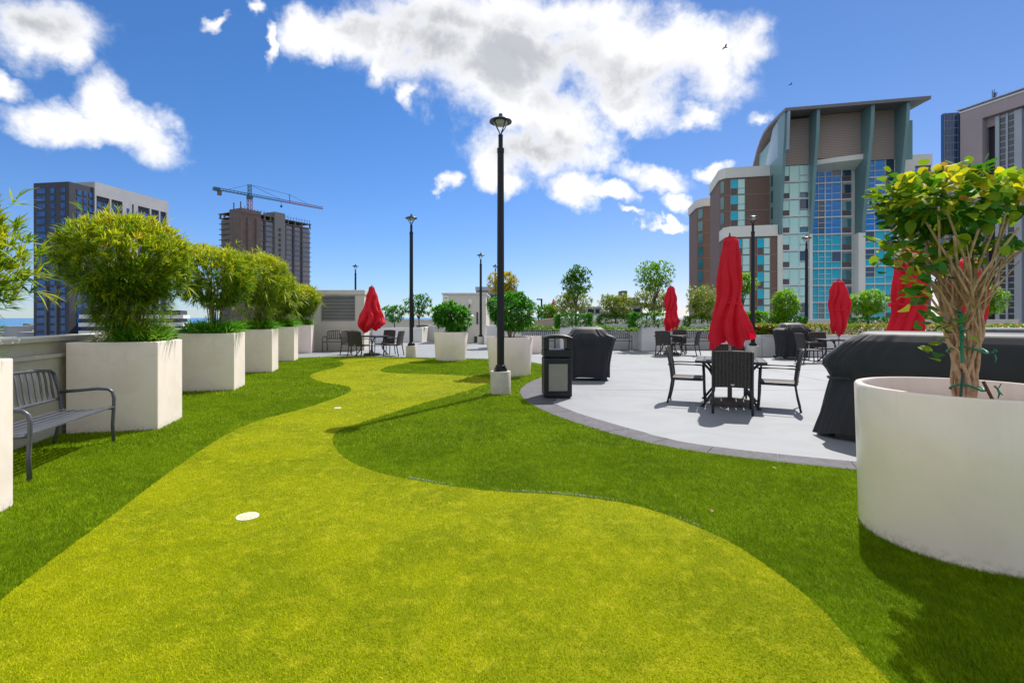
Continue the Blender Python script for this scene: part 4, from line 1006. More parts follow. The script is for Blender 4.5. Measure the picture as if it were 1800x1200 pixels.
# bougainvillea-less low palms beyond the beds
def tree(name, label, loc, h0, c, r, n, k, L, Wd, m, seed, bark=None, trunk=.035, nb=9, lump=.45, shell=.35, group='small trees along the back of the terrace'):
    global rng
    rng = np.random.default_rng(seed)
    t = thing(name, label, 'tree', loc, 0, group)
    MB().tube([(0, 0, 0), (.02, .01, h0*.5), (0, 0, h0)], [trunk*1.2, trunk, trunk*.8], 8).build('trunk', bark or M_barkd, t, smooth=True)
    mb = MB()
    for i in range(nb):
        a = 2*PI*i/nb+rng.uniform(-.3, .3); q = rng.uniform(.45, .9)
        e = (c[0]+r[0]*q*math.cos(a), c[1]+r[1]*q*math.sin(a), c[2]+r[2]*rng.uniform(-.3, .6))
        mb.tube([(0, 0, h0*rng.uniform(.85, 1)-.02), (e[0]*.4, e[1]*.4, h0+(e[2]-h0)*.4), e], [trunk*.55, trunk*.35, .006], 5)
    mb.build('branches', bark or M_barkd, t, smooth=True)
    P, N = crown_pts(int(n*2.6), c, (r[0]*.9, r[1]*.9, r[2]*.9), shell, lump, 8)
    leafobj('crown', rosettes(P, N, k, L, Wd, .9, .2), m, t); return t
tree('round_crowned_tree', 'dark green round crowned tree on a thin trunk behind the first grill', (2.75, 22.1, 1.05), .95, (0, 0, 1.98), (.66, .6, .70), 190, 7, .13, .05, L_tree, 301)
tree('open_crowned_tree', 'lighter green open tree with forked trunk left of the slim umbrella', (6.15, 22.1, 1.05), 1.05, (.02, 0, 2.15), (.80, .6, .70), 200, 7, .13, .045, L_lime, 302, nb=12)
tree('lime_tree', 'yellow green tree behind the lamp beside the main umbrella', (10.05, 22.3, 1.05), .95, (0, 0, 1.9), (.62, .55, .48), 150, 7, .13, .045, L_lime, 303)
tree('golden_shrub', 'golden yellow shrub rising behind the tallest lamp post', (-.35, 24.2, 1.0), .9, (-.05, 0, 2.05), (.75, .5, .55), 190, 8, .15, .035, L_gold, 304, nb=14)
tree('fine_leaved_shrub', 'feathery yellow green shrub behind the ball tree trunk', (2.9, 24.9, .9), .5, (0, 0, 1.25), (.95, .6, .62), 240, 9, .15, .03, L_dry, 305, nb=12, lump=.5)
tree('fine_leaved_shrub', 'feathery yellow green shrub midway between the two back trees', (5.05, 25.0, 1.05), .4, (0, 0, 1.0), (.82, .6, .55), 230, 9, .15, .03, L_dry, 306, nb=12, lump=.7)
tree('fine_leaved_shrub', 'feathery shrub behind the trunk of the open crowned tree', (6.9, 25.0, .9), .4, (0, 0, 1.35), (1.0, .6, .62), 240, 9, .15, .03, L_dry, 307, nb=12, lump=.5)
tree('fine_leaved_shrub', 'pale feathery shrub between the slim umbrella and the main umbrella', (9.25, 25.0, 1.05), .4, (0, 0, 1.1), (.85, .6, .75), 250, 9, .15, .03, L_dry, 308, nb=12, lump=.7)
tree('leafy_bush', 'bright green bush behind the far covered grill', (11.85, 22.2, 1.05), .35, (0, 0, .95), (.62, .55, .62), 230, 8, .15, .035, L_lime, 309, nb=10, lump=.4)
tree('leafy_bush', 'bright green bush before the glass tower left of the crumpled umbrella', (15.5, 22.3, 1.05), .35, (0, 0, .95), (.75, .6, .58), 250, 8, .16, .035, L_lime, 310, nb=10, lump=.5)
tree('leafy_bush', 'bright green bush right of the round leaved tree trunks', (20.6, 22.3, 1.05), .45, (0, 0, 1.1), (.85, .6, .60), 250, 8, .16, .035, L_lime, 311, nb=10, lump=.5)
tree('dark_small_tree', 'small dark tree right of the left red umbrella, taller of the pair', (-5.55, 30.5, .5), .9, (0, 0, 1.65), (.85, .5, .62), 110, 7, .16, .06, L_shrub, 312, nb=9, lump=.7, shell=.5)
tree('dark_small_tree', 'small dark tree nearest the left red umbrella, shorter of the pair', (-6.9, 30.0, .5), .7, (0, 0, 1.25), (.62, .5, .50), 90, 7, .16, .06, L_shrub, 313, nb=8, lump=.7, shell=.5)
tree('palm_like_plant', 'spiky plant beside the tiny far umbrella', (2.6, 37, .6), .6, (0, 0, 1.2), (.75, .5, .4), 60, 8, .4, .05, L_tree, 314, nb=6)

# ------------------------------------------------------------------ service buildings on the roof
lh = thing('louvred_service_block', 'beige service block with a wide grey louvre behind the black bench', 'building', (0, 21.9, 0))
XL, XR, H_ = -9.6, -6.32, 2.38
lx0, lx1, lz0, lz1 = -8.15, -6.72, 1.27, 2.32
wl = MB(); wl.mm((XL, 0, 0), (XR, .2, lz0)); wl.mm((XL, 0, lz0), (lx0, .2, H_)); wl.mm((lx1, 0, lz0), (XR, .2, H_)); wl.mm((lx0, 0, lz1), (lx1, .2, H_)); wl.mm((XR-.2, .2, 0), (XR, .8, H_)); wl.mm((XL, .2, 0), (XL+.2, .8, H_)); wl.mm((XL+.2, .6, 0), (XR-.2, .8, H_))
wl.build('wall', M_house, lh)
MB().mm((XL-.05, -.06, H_+.002), (XR+.04, .85, H_+.20)).build('fascia', M_cap, lh, bevel=.01)
MB().mm((lx0, .17, lz0), (lx1, .19, lz1)).build('louvre_backing', M_dark, lh)
lm = MB().box((0, 0, 0), (lx1-lx0-.01, .05, .012), 0, Matrix.Rotation(R(30), 3, 'X')).mesh('louvre_slat', M_louver)
for i in range(17): piece('louvre_slat', lm, lh, ((lx0+lx1)/2, .055, lz0+.03+i*(lz1-lz0-.06)/16))
fr = MB(); fr.mm((lx0-.03, -.012, lz0-.03), (lx1+.03, .02, lz0+.0)); fr.mm((lx0-.03, -.012, lz1), (lx1+.03, .02, lz1+.03)); fr.mm((lx0-.03, -.012, lz0), (lx0, .02, lz1)); fr.mm((lx1, -.012, lz0), (lx1+.03, .02, lz1))
fr.build('louvre_frame', M_louver, lh)
MB().mm((-6.319, .3, 1.9), (-6.27, .42, 2.05)).build('junction_box', M_alu, lh)

ph_ = thing('pump_house', 'beige pump house with flat roof behind the lamp posts in the middle', 'building', (0, 28.6, 0))
MB().mm((-3.87, 0, 0), (-1.45, 4.4, 2.68)).build('wall', M_house, ph_)
MB().mm((-3.93, -.06, 2.682), (-1.39, 4.46, 2.78)).build('roof_slab', M_cap, ph_, bevel=.01)
MB().mm((-1.449, 1.0, 1.9), (-1.41, 3.6, 2.55)).build('side_opening', M_dark, ph_)
sg = MB().mm((-3.83, -.02, 2.34), (-3.54, -.001, 2.63)).build('sign_plate', M_white, ph_)
gl = MB(); gl.lathe([(.035, .0), (.05, .0), (.05, .006), (.035, .006), (.035, 0)], 16); q = gl.build('sign_mark', M_dark, sg); q.rotation_euler = (R(90), 0, 0); q.location = (-3.69, -.021, 2.49)
gl2 = MB().mm((-3.775, -.024, 2.475), (-3.75, -.0201, 2.505)).mm((-3.63, -.024, 2.475), (-3.605, -.0201, 2.505)).build('sign_mark', M_dark, sg)
MB().mm((-3.75, -.10, 1.90), (-3.50, -.001, 2.18)).build('meter_box', mat('meter_beige', (.45, .32, .24), .6), ph_, bevel=.01)
lt = MB().lathe([(0, .10), (.08, .09), (.13, .04), (.14, 0)], 20).build('wall_lamp', M_white, ph_, smooth=True); lt.rotation_euler = (R(90), 0, 0); lt.location = (-2.33, -.002, 2.28); lt.scale = (1, 1.2, 1)
MB().tube([(-2.36, -.03, 2.14), (-2.40, -.10, 1.92)], .03, 8).build('lamp_bracket', M_dark, ph_)
MB().mm((-1.98, -.05, 1.02), (-1.9, -.001, 1.7)).build('pipe_cover', M_dark, ph_)
MB().mm((-2.1, -.09, .0), (-1.80, -.001, .35)).build('vent_box', M_dark, ph_)
st = thing('white_steps', 'white stepped railing blocks beside the pump house', 'steps', (-1.36, 26.6, 0))
for i in range(5): MB().mm((-.1, i*.2, 0), (.55, i*.2+.19, .28+i*.18)).build('step', M_bed, st)

lw = thing('low_wall', 'low white wall beyond the left table, in front of the dark trees', 'wall', (0, 0, 0))
MB().mm((-8.0, 29.0, 0), (-5.3, 29.2, .84)).build('wall', M_bed, lw, bevel=.01)
MB().mm((-5.3, 29.0, 0), (-5.1, 33, .84)).build('return_wall', M_bed, lw, bevel=.01)
rp = thing('ramp_wall', 'white sloping ramp wall left of the pump house', 'wall', (0, 31.2, 0))
MB().add([(-5.1, 0, 0), (-3.9, 0, 0), (-3.9, 0, .75), (-5.1, 0, .95), (-5.1, .2, 0), (-3.9, .2, 0), (-3.9, .2, .75), (-5.1, .2, .95)], [(0, 1, 2, 3), (5, 4, 7, 6), (3, 2, 6, 7), (4, 0, 3, 7), (1, 5, 6, 2)]).build('wall', M_bed, rp)
bw = thing('back_parapet', 'beige parapet closing the far side of the terrace', 'wall', (0, 36, 0))
MB().mm((-10.3, 2.4, 0), (38, 2.65, 1.20)).build('wall', M_wall, bw)
MB().mm((-10.3, 2.36, 1.202), (38, 2.70, 1.26)).build('cap', M_cap, bw)
dk = thing('dark_vent_box', 'dark grey louvred box on the far parapet behind the small trees', 'vent', (-5.6, 33.9, 0))
MB().mm((-.75, 0, 0), (.75, .6, .95)).build('body', M_louver, dk)
vm = MB().box((0, 0, 0), (1.4, .02, .03)).mesh('vent_slat', M_dark)
for i in range(10): piece('vent_slat', vm, dk, (0, -.012, .38+i*.055))
dome = thing('mound_roof', 'low curved sand coloured roof behind the grassy bed', 'roof', (3.3, 33.5, 0))
MB().add([(-3.0+6.0*i/16, y, z) for i in range(17) for (y, z) in ((0, 0), (0, .55+.82*math.sin(PI*(.15+.7*i/16))), (1.5, .55+.82*math.sin(PI*(.15+.7*i/16))))], [f for i in range(16) for f in ((i*3, i*3+3, i*3+4, i*3+1), (i*3+1, i*3+4, i*3+5, i*3+2))]).build('shell', mat('sand_roof', (.38, .32, .25), .9, (.30, .25, .19), 1.5), dome)
for lab, x, y, h in [('thin camera pole right of the second lamp post', -6.45, 33.5, 2.35), ('thin hooked pole near the tiny far umbrella', 1.95, 33.8, 2.6)]:
    p = thing('camera_pole', lab, 'pole', (x, y, 0), 0, 'thin hooked poles on the far parapet')
    MB().tube([(0, 0, 0), (0, 0, h-.04)], .055, 8).build('pole', M_pole, p); MB().mm((-.32, -.05, h-.04), (.06, .05, h+.04)).build('head', M_pole, p)

# ------------------------------------------------------------------ distant buildings
class Frame:
    """facade frame: s along the wall, d outwards, z up"""
    def __init__(s, ox, oy, ex, ey):
        l = math.hypot(ex, ey); s.o = (ox, oy); s.e = (ex/l, ey/l); s.n = (ey/l, -ex/l); s.a = math.atan2(ey, ex)
    def p(s, a, d, z): return (s.o[0]+s.e[0]*a+s.n[0]*d, s.o[1]+s.e[1]*a+s.n[1]*d, z)
    def box(s, mb, a0, a1, d0, d1, z0, z1):
        vs = [s.p(a, d, z) for z in (z0, z1) for d in (d0, d1) for a in (a0, a1)]
        mb.add(vs, [(0, 1, 3, 2), (4, 6, 7, 5), (0, 4, 5, 1), (2, 3, 7, 6), (0, 2, 6, 4), (1, 5, 7, 3)])
M_bwhite = mat('tower_white', (.80, .79, .80), .7, (.72, .71, .73), .2); M_tframe = mat('tower_frame', (.44, .44, .48), .7, (.38, .38, .42), .1)
M_bgray = mat('tower_dark_grey', (.05, .052, .07), .6, (.04, .042, .058), .1)
M_winblue = mat('tower_window_blue', (.012, .13, .42), .15, (.008, .05, .22), .35, 1, spec=.5)
M_brown = mat_wave('brown_siding', (.24, .145, .11), (.20, .118, .09), 6, 'Z', .7, .3)
M_brownb = mat_wave('taupe_lap_siding', (.50, .38, .32), (.34, .25, .21), 1.05, 'Z', .7, .5)
M_teal = mat('teal_fin_metal', (.18, .32, .33), .45, (.15, .27, .28), .15, .8)
M_roofm = mat('roof_edge_metal', (.20, .18, .19), .5)
M_soff = mat('roof_soffit', (.42, .48, .42), .7)
M_cream = mat('tower_cream', (.86, .82, .74), .7, (.78, .74, .67), .2)
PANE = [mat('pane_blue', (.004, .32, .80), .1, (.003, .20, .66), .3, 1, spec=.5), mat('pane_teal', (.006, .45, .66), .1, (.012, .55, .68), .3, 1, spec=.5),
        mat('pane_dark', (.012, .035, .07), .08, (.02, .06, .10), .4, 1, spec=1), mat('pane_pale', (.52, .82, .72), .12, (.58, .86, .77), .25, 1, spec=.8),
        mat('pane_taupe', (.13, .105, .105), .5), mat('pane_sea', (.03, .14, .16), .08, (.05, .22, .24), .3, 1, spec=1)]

# left dark and white tower
tw = thing('apartment_tower', 'tall dark grey apartment tower with white framed wing at far left', 'building', (0, 0, 0))
f1 = Frame(-189.3, 202.6, 16.3, -2.6); f2 = Frame(-173, 200, 7.4, 46)
b = MB(); f1.box(b, 0, 16.5, -20, 0, -30, 54.5); b.build('grey_block', M_bgray, tw)
g = MB(); f2.box(g, 0, 9.9, -14, 0, -30, 54.4); g.build('grey_wing', M_bgray, tw)
w = MB(); f2.box(w, 9.9, 46.6, -14, .6, 51.5, 57); 
for s0, s1 in ((9.9, 10.6), (16.4, 17.2), (22.4, 27.0), (27.9, 30.0), (36.2, 37.0), (41.2, 42.0), (45.4, 46.6)): f2.box(w, s0, s1, -.5, .6, -30, 51.5)
w.build('white_frame', M_tframe, tw)
g = MB(); f2.box(g, 9.9, 46.5, -14, -.02, -30, 51.45); g.build('grey_infill', M_bgray, tw)
wn = MB()
for fl_ in range(28):
    z = 52.2-fl_*3.0
    if z < -28: break
    for s0, s1 in ((1.6, 5.6), (8.0, 10.0), (12.8, 14.9)): f1.box(wn, s0, s1, 0, .12, z-2.0, z)
    for s0, s1 in ((.8+2.2, 4.6), (5.6, 6.9), (8.0, 9.4)): f2.box(wn, s0, s1, 0, .12, z-2.0, z)
    if z < 51:
        for s0, s1 in ((11.4, 12.8), (14.2, 15.8), (18.0, 19.4), (20.2, 21.8), (30.6, 32.4), (33.6, 35.2), (37.6, 38.8), (39.6, 40.8), (42.6, 43.6), (44.2, 45.2)): f2.box(wn, s0, s1, -.02, .12, z-2.0, z)
        f2.box(wn, 25.0-.6, 25.6, .6, .68, z-2.4, z)
o = wn.build('windows', M_winblue, tw); o['kind'] = 'stuff'
sp = MB()
for s0 in (5.7, 10.4): f1.box(sp, s0, s0+.9, 0, .5, -30, 14)
sp.build('pale_ribs', mat('rib_grey', (.13, .14, .18), .6), tw)
pg = thing('podium_garage', 'white banded parking podium at the foot of the left tower', 'building')
fp = Frame(-166, 196, 30, 14)
for k in range(11):
    q = MB(); fp.box(q, 0, 34, -20, 0 if k < 10 else -.5, -30+k*3.1, -30+k*3.1+1.5); q.build('parking_deck', M_bwhite, pg)
q = MB(); fp.box(q, .5, 33, -19, -.8, -30, 4.4); q.build('dark_interior', M_bgray, pg)

# tower under construction
ct = thing('construction_tower', 'concrete tower under construction below the crane', 'building')
fa = Frame(-165.7, 289.3, 17.7, -9.3); fb = Frame(-148, 280, 22, 42)
M_cconc = mat('raw_concrete', (.20, .18, .17), .85, (.14, .125, .12), .25)
M_core = mat('core_concrete', (.18, .125, .11), .85, (.14, .10, .09), .3)
M_cglass = mat('new_glazing', (.13, .15, .20), .15, (.25, .20, .19), .09, 1, spec=1, dist=1)
q = MB(); fa.box(q, 10, 20, -12, .3, -30, 61.3); q.build('lift_core', M_core, ct)
q = MB()
for s0 in (12.2, 14.4, 17.2): fa.box(q, s0, s0+.5, .3, .36, -30, 60)
q.build('core_grooves', M_cconc, ct)
q = MB(); fa.box(q, 1.0, 9.9, -12, -.8, -30, 56.4); q.build('left_infill', M_cconc, ct)
q = MB(); fb.box(q, 3.2, 46.5, -16, -.6, -30, 56.5); q.build('glazed_face', M_cglass, ct)
q = MB(); fb.box(q, 20.5, 27.6, -10, .5, -30, 63); q.build('stair_core', mat('core_grey', (.21, .21, .22), .85), ct)
q = MB(); fb.box(q, 22.6, 24.4, .5, .7, -28, 52)
q2 = MB()
for i in range(28): fb.box(q2, 23.0, 24.4, .7, .8, 52-i*3, 53.8-i*3)
q2 = q2.build('stair_windows', M_bgray, ct); q2['kind'] = 'stuff'
slabm = None
for k in range(29):
    z = 57.0-k*3.0
    if z < -29: break
    q = MB(); fa.box(q, 0, 9.9, -12, 0, z, z+.35); fb.box(q, .3, 47.0, -16, 0, z, z+.35); q.build('floor_slab', M_cconc, ct)
q = MB(); fb.box(q, 0, 47.2, -16, .1, 59.6, 60.0); fa.box(q, -.5, 9.9, -12, .1, 59.6, 60.0); q.build('roof_slab', M_cconc, ct)
cl = MB().mesh
q = MB()
for s0 in (3.0, 8.2, 14.0, 27.8, 33.6, 39.6): fb.box(q, s0, s0+.9, -.9, .12, -30, 57)
q.build('dark_shafts', M_bgray, ct)
for s0 in (.3, 5, 9.5, 14.2, 18, 30, 35, 40, 46): q = MB(); fb.box(q, s0, s0+.7, -.8, -.1, 57.3, 59.6); q.build('column', M_cconc, ct)
for s0 in (.3, 4.0): q = MB(); fa.box(q, s0, s0+.8, -.9, -.1, 57.3, 59.6); q.build('column', M_cconc, ct)
q = MB()
for i in range(24): p0 = fb.p(i*2, -.1, 60.0); q.tube([p0, (p0[0], p0[1], 62.2+random.uniform(-.3, .6))], .12, 4)
for i in range(2): p0 = fa.p(9+i*6, -3, 61); q.tube([p0, (p0[0], p0[1], 66)], .3, 4)
q.tube([fb.p(0, -.1, 61.4), fb.p(46, -.1, 61.4)], .06, 4); q.build('rebar_and_railing', M_dark, ct)

cr = thing('tower_crane', 'hammerhead tower crane with red and blue lattice on top of the unfinished tower', 'crane', (0, 0, 0))
M_cblue = mat('crane_blue', (.03, .13, .20), .5); M_cred = mat('crane_red', (.30, .05, .06), .5)
def lattice(p0, p1, w, n, r=.12, tri=False):
    m_ = MB(); a = Vector(p0); b_ = Vector(p1); T = (b_-a).normalized(); U = T.cross(Vector((0, 0, 1)))
    if U.length < .1: U = Vector((1, 0, 0))
    U.normalize(); V_ = U.cross(T)
    offs = [U*w/2, -U*w/2, V_*w] if tri else [U*w/2+V_*w/2, U*w/2-V_*w/2, -U*w/2-V_*w/2, -U*w/2+V_*w/2]
    for o_ in offs: m_.tube([a+o_, b_+o_], r, 4)
    k = len(offs)
    for i in range(n):
        A = a+(b_-a)*(i/n); B = a+(b_-a)*((i+1)/n)
        for j in range(k): m_.tube([A+offs[j], B+offs[(j+1) % k]], r*.6, 3)
    return m_
cx, cy, zj = -153.2, 299, 72.5; jd = Vector((.62, .785, 0)).normalized()
lattice((cx, cy, 56), (cx, cy, 71), 2.0, 6, .2).build('mast', M_cred, cr)
MB().box((cx, cy, 71.6), (3.2, 3.2, 1.6), .6).build('slewing_cab', M_cblue, cr)
lattice((cx, cy, 72.4), (cx, cy, 79), 1.4, 3, .2).build('apex_tower', M_cblue, cr)
r0 = Vector((cx, cy, zj))
lattice(r0, r0+jd*20, 1.3, 12, .16, True).build('jib_root', M_cblue, cr)
lattice(r0+jd*20, r0+jd*47, 1.3, 16, .16, True).build('jib', M_cred, cr)
lattice(r0, r0-jd*19.5, 1.2, 10, .2, True).build('counter_jib', M_cblue, cr)
e = r0-jd*18; MB().box((e.x, e.y, zj+.3), (3.4, 2.2, 1.8), .9).build('winch', M_cblue, cr); MB().box((e.x+jd.x*1.5, e.y+jd.y*1.5, zj-1.6), (1.8, 1.8, 2.4), .9).build('counterweight', M_cconc, cr)
ap = Vector((cx, cy, 79)); tr = MB()
for tgt in (r0+jd*20+Vector((0, 0, 1)), r0+jd*24+Vector((0, 0, 5.2)), r0-jd*15): tr.tube([ap, tgt], .10, 4)
tr.tube([r0+jd*24+Vector((0, 0, 5.2)), r0+jd*38+Vector((0, 0, 1))], .10, 4); tr.tube([r0+jd*24.6, r0+jd*24+Vector((0, 0, 5.2))], .2, 4); tr.build('tie_cables', M_dark, cr)
hk = r0+jd*19; MB().tube([hk, hk+Vector((0, 0, -2.5))], .1, 4).box((hk.x, hk.y, hk.z-3.0), (.9, .9, 1.3)).build('hook', M_dark, cr)

# glass complex on the right
gx = thing('glass_tower', 'curved roof tower with teal fins and blue glass bays right of centre', 'building')
F = Frame(49.6, 95, 21.8, -5.0)
ZB, ZG = -30, 29.5
def shp(name, m, *boxes):
    q = MB()
    for bx in boxes: F.box(q, *bx)
    return q.build(name, m, gx)
shp('core_wall', M_cream, (0.2, 5.2, -18, -.25, ZB, 29.3), (5.2, 13.4, -18, -2.7, ZB, 29.3), (13.4, 22, -18, -.25, ZB, 29.3))
shp('siding_panel', M_brownb, (.3, 5.0, -1.0, 0, ZG, 38.0)); shp('siding_panel', M_brownb, (5.4, 13.4, -1.0, 0, ZG+.9, 38.3)); shp('siding_panel', M_brownb, (13.9, 18.7, -1.0, 0, ZG, 38.3))
shp('upper_block', M_teal, (0.25, 22, -16, -1.05, 29.3, 36.5))
# curved soffit over the middle bay
q = MB(); n = 10; vs = []
for i in range(n+1):
    t = i/n; s_ = 5.2+8.2*t
    for (d, z) in ((-2.5, 28.6), (.9*math.sin(t*PI*.5)+.2, 29.2+.35*t), (.9*math.sin(t*PI*.5)+.2, 30.0+.45*t), (-2.5, 30.4)): vs.append(F.p(s_, d, z))
q.add(vs, [(i*4+k, i*4+4+k, i*4+4+(k+1) % 4, i*4+(k+1) % 4) for i in range(n) for k in range(4)]).build('bay_canopy', M_cream, gx)
def fin(s, zbot, dtop, dbot, back, w=.5):
    q = MB(); vs = []; rows = [(38.2, dtop), (34, dtop*.88+dbot*.12), (30, dtop*.66+dbot*.34), (25, dtop*.38+dbot*.62), (20, dtop*.14+dbot*.86), (zbot, dbot)]
    for z, d in rows:
        for (a, dd) in ((s-w/2, back), (s-w/2, d), (s+w/2, d), (s+w/2, back)): vs.append(F.p(a, dd, z))
    nr = len(rows); q.add(vs, [(i*4+k, i*4+(k+1) % 4, i*4+4+(k+1) % 4, i*4+4+k) for i in range(nr-1) for k in range(4)] + [(3, 2, 1, 0), tuple((nr-1)*4+k for k in range(4))])
    q.build('fin', M_teal, gx)
fin(.05, 16.8, 4.3, .5, -.25); shp('side_return', M_teal, (-.2, .28, -5.88, -.26, 16.8, 31.3)); fin(5.2, 16.8, 4.3, .6, -2.0); fin(13.65, 16.6, 4.3, .5, -2.4, .55); fin(18.95, 20.5, 4.3, .6, -3)
shp('white_pier', M_cream, (12.9, 14.0, -2.4, .4, ZB, 16.58)); shp('white_pier', M_cream, (5.0, 5.5, -2.4, .3, ZB, 16.78)); shp('white_pier', M_cream, (-.35, .5, -2, .3, ZB, 16.78)); shp('white_pier', M_cream, (18.7, 19.3, -2, .3, ZB, 20.4))
# vaulted roof sheet
q = MB(); prof = [(4.9, 38.0), (2, 38.35), (-2, 38.75), (-6, 39.1), (-10, 39.1), (-13, 38.5), (-16, 37.3), (-19, 35.4), (-21.5, 33.0), (-23, 31)]
vs = []
for (d, z) in prof:
    for (s_, dz) in ((-.3, 0), (21.9, 0), (21.9, -.55), (-.3, -.55)): vs.append(F.p(s_, d, z+dz+.35))
n = len(prof)
q.add(vs, [(i*4+k, i*4+4+k, i*4+4+(k+1) % 4, i*4+(k+1) % 4) for i in range(n-1) for k in range(4)] + [(0, 1, 2, 3), tuple((n-1)*4+k for k in (3, 2, 1, 0))]); q.build('vault_roof', M_roofm, gx)
# gable wall under the vault, metal cladding to a slope and open underside beyond
q = MB(); gp = [(4.2, 31.2)] + [(d, z-.25) for d, z in prof[0:3]] + [(-5, 38.0), (-12, 31.2)]
vs = [F.p(.12, d, z) for d, z in gp] + [F.p(.5, d, z) for d, z in gp]; k = len(gp)
q.add(vs, [tuple(range(k)), tuple(range(2*k-1, k-1, -1))] + [(i, (i+1) % k, k+(i+1) % k, k+i) for i in range(k)]); q.build('gable_cladding', mat('gable_metal', (.36, .46, .54), .4, (.28, .37, .44), .2), gx)
q = MB(); gp = [(-5, 38.2), (-10, 38.7), (-13, 38.0), (-16, 36.8), (-19, 34.9), (-21, 32.6), (-21, 30.5), (-12, 30.5)]
vs = [F.p(1.6, d, z) for d, z in gp] + [F.p(2, d, z) for d, z in gp]; k = len(gp)
q.add(vs, [tuple(range(k)), tuple(range(2*k-1, k-1, -1))] + [(i, (i+1) % k, k+(i+1) % k, k+i) for i in range(k)]); q.build('gable_recess', M_soff, gx)
q = MB()
for d, z in ((-8, 38.4), (-12.5, 37.0), (-17, 34.6)): F.box(q, .9, 1.55, d-1.2, d+1.2, z-.2, z+.1)
q.build('gable_vents', M_dark, gx)
q = MB(); rw = Frame(*F.p(-.2, -5.88, 0)[:2], *(F.p(-.2, 0, 0)[i] - F.p(-.2, -5.88, 0)[i] for i in (0, 1)))
for k in range(4):
    z0 = 29.0-k*3.17; rw.box(q, 1.2, 2.3, 0, .06, z0-2.2, z0)
q.build('return_windows', PANE[2], gx)
# glazing bays: panes one by one, white mullion grid joined
NF = 11; npane = 0
mull = MB(); band = MB()
pane_mesh = {}
def pane(s0, s1, d, z0, z1, mi, label=None):
    global npane
    key = (round(s1-s0, 2), round(z1-z0, 2), mi)
    if key not in pane_mesh:
        pane_mesh[key] = MB().mm((-(s1-s0)/2, -.05, -(z1-z0)/2), ((s1-s0)/2, .05, (z1-z0)/2)).mesh('pane', PANE[mi])
    o = piece('pane', pane_mesh[key], gx, F.p((s0+s1)/2, d, (z0+z1)/2), (0, 0, F.a)); npane += 1
pr_ = random.Random(3)
for f_ in range(NF):
    zt = 29.4-f_*3.17 if f_ else 29.4; zb = 26.4-f_*3.17; zt = zb+3.0
    for (a0, a1, d) in ((.5, 4.95, .02), (5.5, 12.9, -2.4), (14.0, 18.7, .02)):
        F.box(band, a0, a1, d, d+.22, zb-.11, zb+.13)
    # bay one: reflection of a white building put into the pale green pane colour
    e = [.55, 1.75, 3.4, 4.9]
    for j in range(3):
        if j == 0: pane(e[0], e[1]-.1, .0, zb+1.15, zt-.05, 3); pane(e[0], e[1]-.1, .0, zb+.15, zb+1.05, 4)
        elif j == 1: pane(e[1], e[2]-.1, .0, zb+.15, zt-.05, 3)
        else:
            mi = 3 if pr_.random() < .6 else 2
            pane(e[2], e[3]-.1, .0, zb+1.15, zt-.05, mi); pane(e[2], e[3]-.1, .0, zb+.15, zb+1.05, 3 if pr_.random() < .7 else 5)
    low_ = 1 if f_ > 3 else 0
    e = [5.6, 7.25, 8.4, 9.5, 11.1, 12.85]
    for j in range(5):
        if j == 4: pane(e[4]+.12, e[5]-.1, -2.45, zb+1.2, zt-.25, 2 if f_ < 2 else 5); pane(e[4]+.12, e[5]-.1, -2.45, zb+.15, zb+1.05, 4)
        else:
            mi = (0, 1)[low_] if pr_.random() > .22 else 2
            if f_ > 7 and pr_.random() < .5: mi = 5
            pane(e[j]+.04, e[j+1]-.08, -2.45, zb+1.25, zt-.05, mi); pane(e[j]+.04, e[j+1]-.08, -2.45, zb+.15, zb+1.17, (0, 1)[low_] if j in (0, 3) else mi)
    e = [14.05, 15.6, 17.2, 18.65]
    for j in range(3):
        mi = (0, 1)[low_] if not (j == 0 and f_ > 3) else pr_.choice((1, 2, 2))
        if f_ > 6 and pr_.random() < .4: mi = 5
        if j == 2:
            pane(e[2]+.1, e[3]-.05, 0, zb+1.25, zt-.05, 2 if f_ < 2 else mi); pane(e[2]+.1, e[3]-.05, 0, zb+.15, zb+1.15, 4 if f_ < 5 or pr_.random() < .6 else 1)
        else: pane(e[j], e[j+1]-.08, 0, zb+1.25, zt-.05, mi); pane(e[j], e[j+1]-.08, 0, zb+.15, zb+1.17, (0, 1)[low_])
    for (a0, a1, d) in ((5.6, 11.1, -2.4), (14.05, 17.1, .02), (3.4, 4.85, .02)): F.box(mull, a0, a1, d, d+.12, zb+1.16, zb+1.26)
    for (a0, a1, d, z) in ((7.25, 9.5, -2.4, 2.1), (14.05, 15.55, .02, 2.1)): F.box(mull, a0, a1, d, d+.10, zb+z, zb+z+.08)
for s_, d in ((.5, .02), (1.70, .02), (3.35, .02), (4.92, .02), (5.55, -2.4), (7.22, -2.4), (8.38, -2.4), (9.50, -2.4), (11.10, -2.4), (12.86, -2.4), (14.0, .02), (15.55, .02), (17.18, .02), (18.68, .02)):
    w_ = .16 if s_ in (8.38, 11.10) else .07
    F.box(mull, s_-w_/2, s_+w_/2, d-.02, d+.20, -9.0, 29.4)
mull.build('mullion_grid', M_bwhite, gx); band.build('floor_bands', M_bwhite, gx)
shp('lower_wall', M_cream, (.3, 19, -3, -.1, ZB, -8.4))
